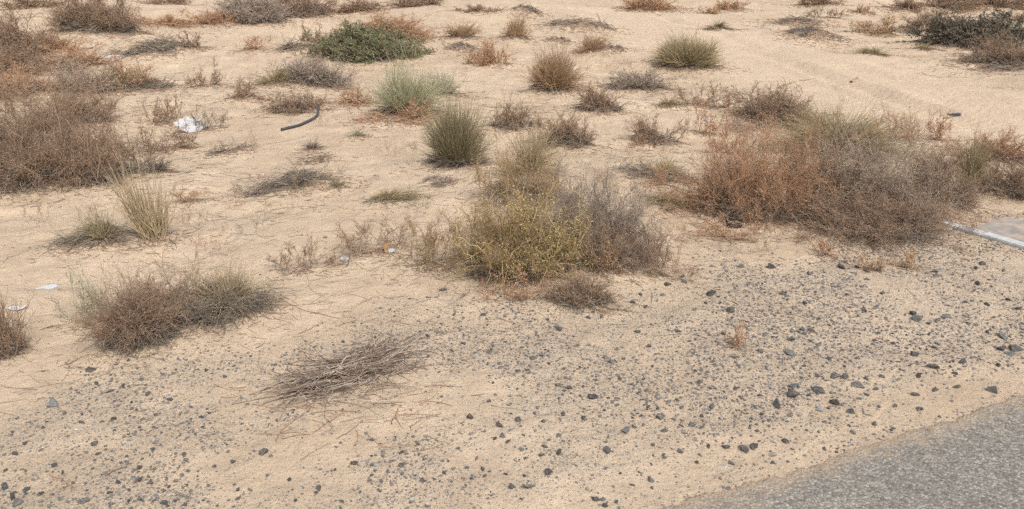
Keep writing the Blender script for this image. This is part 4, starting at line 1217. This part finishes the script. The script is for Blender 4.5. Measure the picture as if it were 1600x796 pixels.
tag(gravel('scattered_grit', 5000, None, gm2, far_d, .005, .016, 4, (-8, 9, 1.2, 9)),
    'sparse dark crumbs of grit scattered over the bare sand', 'grit', kind='stuff')

# dead plant crumbs round the plants
rng = np.random.default_rng(21)
Pn = []
for (x, y, rx, ry, yaw, kind) in FOOT:
    n = int(np.clip(5200 * rx * ry, 40, 1700))
    r = np.abs(rng.normal(0, .68, n)); a = rng.uniform(0, 6.28, n)
    u_, v_ = r * np.cos(a) * rx, r * np.sin(a) * ry - .15 * ry
    Pn.append(np.stack([x + u_ * math.cos(yaw) - v_ * math.sin(yaw), y + u_ * math.sin(yaw) + v_ * math.cos(yaw)], -1))
Pn = np.concatenate(Pn)
n = len(Pn)
dist = np.maximum(Pn[:, 1], 2)
B = np.stack([Pn[:, 0], Pn[:, 1], height(Pn[:, 0], Pn[:, 1]) + .002], -1)
a = rng.normal(0, 1.0, n)
D = np.stack([np.cos(a), np.sin(a), rng.normal(0, .05, n)], -1)
L = rng.uniform(.008, .05, n) * (1 + .05 * dist)
Q = curve(rng, B, D, L, 3, rng.normal(0, .1, (n, 3)) * [1, 1, 0], 0)
Q[..., 2] = height(Q[..., 0], Q[..., 1]) + .002
rr = np.maximum(.0011, dist * .00042) * rng.uniform(.6, 1.2, n)
tag(obj('plant_litter', raw_mesh('plant_litter', [tubes(rng, Q, rr, rr * .6, tints(rng, n))]), M['brown']),
    'fine dead stalks and crumbs shed on the sand around the plants', 'plant litter', kind='stuff')

rng = np.random.default_rng(31)
n = 17000
y = 2.4 + 14 * rng.uniform(0, 1, n) ** 1.25; x = rng.uniform(-.95, .95, n) * (.75 * y + .6)
k = (noise2(x / .9, y / .9, 91) + .5 * noise2(x / .25, y / .25, 92) + rng.normal(0, .2, n) > .05) & (to_sd(x, y)[1] > .75) & (track_mask(x, y) < .3)
x, y = x[k], y[k]; n = len(x)
a = rng.normal(.1, .8, n) + math.pi * rng.integers(0, 2, n)
Q = curve(rng, np.stack([x, y, x * 0], -1), np.stack([np.cos(a), np.sin(a), a * 0], -1), rng.uniform(.012, .11, n) * (1 + .05 * y), 4, rng.normal(0, .25, (n, 3)) * [1, 1, 0], .06)
rr = np.maximum(.0008, y * .00026) * rng.uniform(.6, 1.3, n)
Q[..., 2] = height(Q[..., 0], Q[..., 1]) + .0015
tag(obj('straw_debris', raw_mesh('straw_debris', [tubes(rng, Q, rr, rr * .5, tints(rng, n))]), M['thatch']),
    'fine dry stalks and straw blown over the open sand', 'straw debris', kind='stuff')

# ------------------------------------------------------------------ litter and built things
white = plain_mat('dirty white plastic', (.42, .42, .415), .6, .12, 22, .004)
def sheet(name, outline, center_px, scale_px, tilt, yawo, label, cat, mat, crumple=.06, thick=.004, lift=0.0, seed=0):
    """outline in photo pixels about its centre; built as a real sheet of its own size, laid on the ground with a tilt"""
    rg = np.random.default_rng(seed)
    p = at(*center_px)
    k = depth_of(p) / FPX * scale_px
    ol = np.array(outline, float) * k
    ol[:, 1] *= -1 / math.sin(tilt + math.atan2(CAM_Z, p[1]))
    pts = [Vector(q) for q in ol]
    lo, hi = ol.min(0), ol.max(0); step = max(hi - lo) / 13
    n0 = len(pts)
    gxx = np.arange(lo[0], hi[0], step); gyy = np.arange(lo[1], hi[1], step)
    for a in gxx:
        for b in gyy:
            pts.append(Vector((a + rg.normal(0, .15) * step, b + rg.normal(0, .15) * step)))
    vs, es, fs, *_ = delaunay_2d_cdt(pts, [], [list(range(n0))], 1, 1e-6)
    ext = max(hi - lo)
    bm = bmesh.new()
    bv = []
    for v in vs:
        z = crumple * ext * (noise2(v.x / ext * 3.1, v.y / ext * 3.1, seed) + .5 * noise2(v.x / ext * 8, v.y / ext * 8, seed + 1))
        bv.append(bm.verts.new((v.x, v.y, float(z))))
    for f in fs:
        try: bm.faces.new([bv[i] for i in f])
        except ValueError: pass
    bmesh.ops.recalc_face_normals(bm, faces=bm.faces)
    me = bpy.data.meshes.new(name); bm.to_mesh(me); bm.free()
    o = obj(name, me, mat)
    md = o.modifiers.new('thickness', 'SOLIDIFY'); md.thickness = thick; md.offset = -1
    yaw = math.atan2(-p[0], p[1]) + yawo
    o.rotation_euler = (tilt, 0, yaw)
    low = (Matrix.Rotation(yaw, 3, 'Z') @ Matrix.Rotation(tilt, 3, 'X'))
    zmin = min((low @ v.co).z for v in me.vertices)
    o.location = (float(p[0]), float(p[1]), float(h1(p[0], p[1]) - zmin * .75 + lift))
    return tag(o, label, cat)
OL = (np.array([(132,225),(190,192),(245,170),(270,195),(320,195),(365,215),(368,240),(385,265),(300,320),(265,322),(200,290),(165,262)]) - [258, 250]) / 5.307
sheet('plastic_sheet', OL, (298, 205), 1.0, R(40), 0, 'crumpled white sheet lying tilted on the sand among brown weeds', 'sheet', white, .012, .006, 0, 3)
sheet('plastic_sheet', [(-19,-4),(0,-6),(18,-5),(19,1),(14,5),(-6,5),(-17,4)], (177, 94), .85, R(30), 0, 'long white board piece behind the arching straw grass', 'sheet', white, .03, .01, -.01, 4)
sheet('plastic_scrap', [(-22,0),(-12,-4),(8,-5),(19,-3),(20,2),(4,4),(-14,3)], (70, 451), .9, R(14), R(6), 'long flat white scrap on the left sand behind the sage weed', 'scrap', white, .025, .006, -.004, 5)
sheet('plastic_scrap', [(-20,-4),(-8,-6),(2,0),(18,-2),(8,4),(-2,6),(-14,3)], (30, 484), .75, R(20), 0, 'torn white scrap beside the shrub at the left picture edge', 'scrap', white, .05, .003, .002, 6)
sheet('plastic_scrap', [(-11,-1),(-4,-4),(9,-5),(8,1),(-1,3)], (1138, 336), 1.0, R(30), 0, 'white torn scrap lying on top of the black rag', 'scrap', white, .10, .003, .035, 7)
for x, y, w, lab in [(1097,340,5,'small white scrap left of the black rag'), (1124,355,9,'white crumbled scrap in front of the black rag'),
                     (1187,366,8,'white scrap right of the black rag'), (658,407,10,'pale plastic scrap left of the yellow green shrub'),
                     (677,408,12,'crumpled white scrap nearest the left foot of the yellow green shrub'), (538,409,14,'flat pale scrap between the two brown weeds'),
                     (612,395,11,'small white scrap beside the curled dead leaf'), (1106,190,11,'lilac white scrap at the foot of the upright reddish weed'),
                     (1282,397,6,'tiny pale scrap below the small rust weed')]:
    h = w / 2
    sheet('plastic_scrap', [(-h, -.2 * h), (-.3 * h, -.7 * h), (.6 * h, -.6 * h), (h, 0), (.3 * h, .6 * h), (-.6 * h, .5 * h)], (x, y), 1.0, R(28), R(x % 40 - 20),
          lab, 'scrap', white, .14, .003, .004, int(x))
leafm = plain_mat('curled dead leaf', (.36, .22, .11), .7, .25, 40, .004)
sheet('dead_leaf', [(-5,6),(-6,-2),(-2,-9),(3,-8),(6,-3),(3,4),(0,8)], (605, 394), 1.0, R(50), R(15), 'curled brown dead leaf at the foot of the brown twiggy weed', 'leaf', leafm, .16, .002, .004, 8)

# black hose
hp = [(439.4,205),(449.7,202.5),(463,199.5),(476,194.8),(487.4,189),(496.8,181.4),(498.6,176.4)]
HPts = np.array([at(*q) for q in hp])
t = np.linspace(0, 1, len(hp)); tt = np.linspace(0, 1, 34)
HP = np.stack([np.interp(tt, t, HPts[:, j]) for j in range(3)], -1)
for _ in range(3): HP[1:-1] = .25 * HP[:-2] + .5 * HP[1:-1] + .25 * HP[2:]
HP[:, 2] = height(HP[:, 0], HP[:, 1]) + .012
HP[-6:, 2] += np.linspace(0, .05, 6)
bm = bmesh.new(); rad = .0125; rings = []
for i in range(len(HP)):
    T = unit(HP[min(i + 1, len(HP) - 1)] - HP[max(i - 1, 0)])
    A = unit(np.cross(T, [0, 0, 1])); Bv = np.cross(A, T)
    ring = []
    for kk, rr_ in ((0, rad), (1, rad * .72)):
        ring.append([bm.verts.new(HP[i] - HP[17] + rr_ * (math.cos(q) * A + math.sin(q) * Bv)) for q in np.linspace(0, 2 * math.pi, 12, endpoint=False)])
    rings.append(ring)
for i in range(len(rings) - 1):
    for kk in (0, 1):
        for j in range(12):
            f = [rings[i][kk][j], rings[i][kk][(j + 1) % 12], rings[i + 1][kk][(j + 1) % 12], rings[i + 1][kk][j]]
            bm.faces.new(f if kk == 0 else f[::-1]).smooth = True
for e in (0, -1):
    for j in range(12):
        bm.faces.new([rings[e][0][j], rings[e][1][j], rings[e][1][(j + 1) % 12], rings[e][0][(j + 1) % 12]])
bmesh.ops.recalc_face_normals(bm, faces=bm.faces)
me = bpy.data.meshes.new('hose'); bm.to_mesh(me); bm.free()
hose_m = plain_mat('dusty black rubber', (.055, .056, .06), .5, .3, 25)
tag(obj('hose', me, hose_m, None, HP[17]), 'curved piece of black hose lying on the bare sand', 'hose')

# black rag
def lump(name, px, w, hgt, mat, label, cat, seed, squash=1.0):
    p = at(*px); r = .5 * w * depth_of(p) / FPX
    bm = bmesh.new(); bmesh.ops.create_icosphere(bm, subdivisions=4, radius=1)
    for v in bm.verts:
        q = v.co
        k = 1 + .28 * float(noise2(q.x * 2 + q.z, q.y * 2 - q.z, seed)) + .14 * float(noise2(q.x * 5 - q.z * 3, q.y * 5 + q.z * 2, seed + 1))
        v.co = Vector((q.x * k * r, q.y * k * r * squash, max(q.z * k, -.25) * r * hgt))
    for f in bm.faces: f.smooth = True
    me = bpy.data.meshes.new(name); bm.to_mesh(me); bm.free()
    return tag(obj(name, me, mat, None, (p[0], p[1], h1(p[0], p[1]) + .1 * r)), label, cat)
rag_m = plain_mat('black cloth', (.035, .035, .036), .9, .4, 40, .004)
lump('rag', (1145, 353), 22, 1.1, rag_m, 'crumpled black rag at the left front of the right thicket', 'rag', 9)

# lost shoe on the track
sp = at(1490, 182); k = depth_of(sp) / FPX
shoe_m = plain_mat('dark blue shoe upper', (.06, .06, .085), .7, .3, 60)
sole_m = plain_mat('grey shoe sole', (.17, .17, .19), .8, .2, 60)
def loft(name, secs, mat, parent):
    bm = bmesh.new(); rings = []
    for (x, w, z0, z1) in secs:
        rings.append([bm.verts.new((x, w * math.cos(q), z0 + (z1 - z0) * (.5 + .5 * math.sin(q)))) for q in np.linspace(0, 2 * math.pi, 14, endpoint=False)])
    for a, b in zip(rings[:-1], rings[1:]):
        for j in range(14): bm.faces.new([a[j], a[(j + 1) % 14], b[(j + 1) % 14], b[j]]).smooth = True
    bm.faces.new(rings[0][::-1]); bm.faces.new(rings[-1])
    bmesh.ops.recalc_face_normals(bm, faces=bm.faces)
    me = bpy.data.meshes.new(name); bm.to_mesh(me); bm.free()
    return obj(name, me, mat, parent)
root = empty('shoe', sp, R(150)); tag(root, 'dark blue shoe lying on the sand track behind the thicket', 'shoe')
root.rotation_euler = (R(8), R(-6), R(165)); root.scale = (.5, .5, .5)
loft('sole', [(-.125,.012,.0,.016),(-.11,.030,.0,.022),(-.04,.030,.0,.02),(.05,.040,.0,.02),(.10,.034,.004,.022),(.125,.012,.01,.022)], sole_m, root)
loft('upper', [(-.118,.014,.018,.06),(-.10,.030,.018,.085),(-.05,.032,.018,.075),(0,.036,.018,.06),(.06,.038,.018,.045),(.10,.030,.018,.036),(.118,.012,.018,.026)], shoe_m, root)

# brown stick on the track
twig((1329, 130), (1341, 123), 'redstick', 'short thick brown stick lying on the sand track', None, .020, .02, 44)

# kerb edging and paved pad, half drowned in sand
A, Bp = at(1462, 346), at(1640, 404)
ed = unit((Bp - A)[:2]); nr = np.array([-ed[1], ed[0]])
if nr[0] < 0 and nr[1] < 0: nr = -nr
if np.dot(nr, np.array([1.0, 0.6])) < 0: nr = -nr
L = float(np.linalg.norm((Bp - A)[:2])) + .5
zk = min(h1(*A[:2]), h1(*at(1600, 390)[:2])) - .004
conc = plain_mat('white painted concrete', (.42, .42, .405), .8, .22, 30, .004)
def pave_mat():
    m, nt, b = new_mat('sandy grey paving')
    tc = nt.nodes.new("ShaderNodeTexCoord"); P = tc.outputs['Object']
    n = noise_node(nt, P, 7.0, 7, .7)
    n = noise_node(nt, P, 16.0, 8, .75)
    c = ramp(nt, [(.34, (.20,.182,.170)), (.50, (.27,.24,.215)), (.66, (.40,.315,.225))], n)
    br = nt.nodes.new("ShaderNodeTexBrick"); nt.links.new(P, br.inputs['Vector'])
    br.inputs['Scale'].default_value = 1.0; br.inputs['Brick Width'].default_value = .2; br.inputs['Row Height'].default_value = .1
    br.inputs['Mortar Size'].default_value = .006
    br.inputs['Color1'].default_value = (1, 1, 1, 1); br.inputs['Color2'].default_value = (.88, .87, .88, 1); br.inputs['Mortar'].default_value = (1.1, .92, .72, 1)
    c = mix_col(nt, .8, c, br.outputs['Color'], 'MULTIPLY')
    nt.links.new(c, b.inputs['Base Color'])
    return m
padroot = empty('paved_pad', (A[0], A[1], zk), math.atan2(ed[1], ed[0]))
tag(padroot, 'grey paved pad with a white kerb edging half buried in sand at the right', 'paving')
sgn = 1 if (-math.sin(padroot.rotation_euler.z) * nr[0] + math.cos(padroot.rotation_euler.z) * nr[1]) > 0 else -1
def slab(name, x0, x1, y0, y1, z0, z1, mat, bev):
    bm = bmesh.new(); bmesh.ops.create_cube(bm, size=1)
    for v in bm.verts:
        v.co = Vector((x0 + (v.co.x + .5) * (x1 - x0), sgn * (y0 + (v.co.y + .5) * (y1 - y0)), z0 + (v.co.z + .5) * (z1 - z0)))
    if bev: bmesh.ops.bevel(bm, geom=bm.edges[:], offset=bev, segments=2, affect='EDGES')
    bmesh.ops.recalc_face_normals(bm, faces=bm.faces)
    me = bpy.data.meshes.new(name); bm.to_mesh(me); bm.free()
    return obj(name, me, mat, padroot)
seg = .30; x = -.02; kk = 0
while x < L:
    slab('kerb_stone', x, min(x + seg - .006, L), -.012, .062, -.12, .022 + .002 * (kk % 2), conc, .005)
    x += seg; kk += 1
slab('paving', .17, L, .065, .46, -.10, .010, pave_mat(), 0)
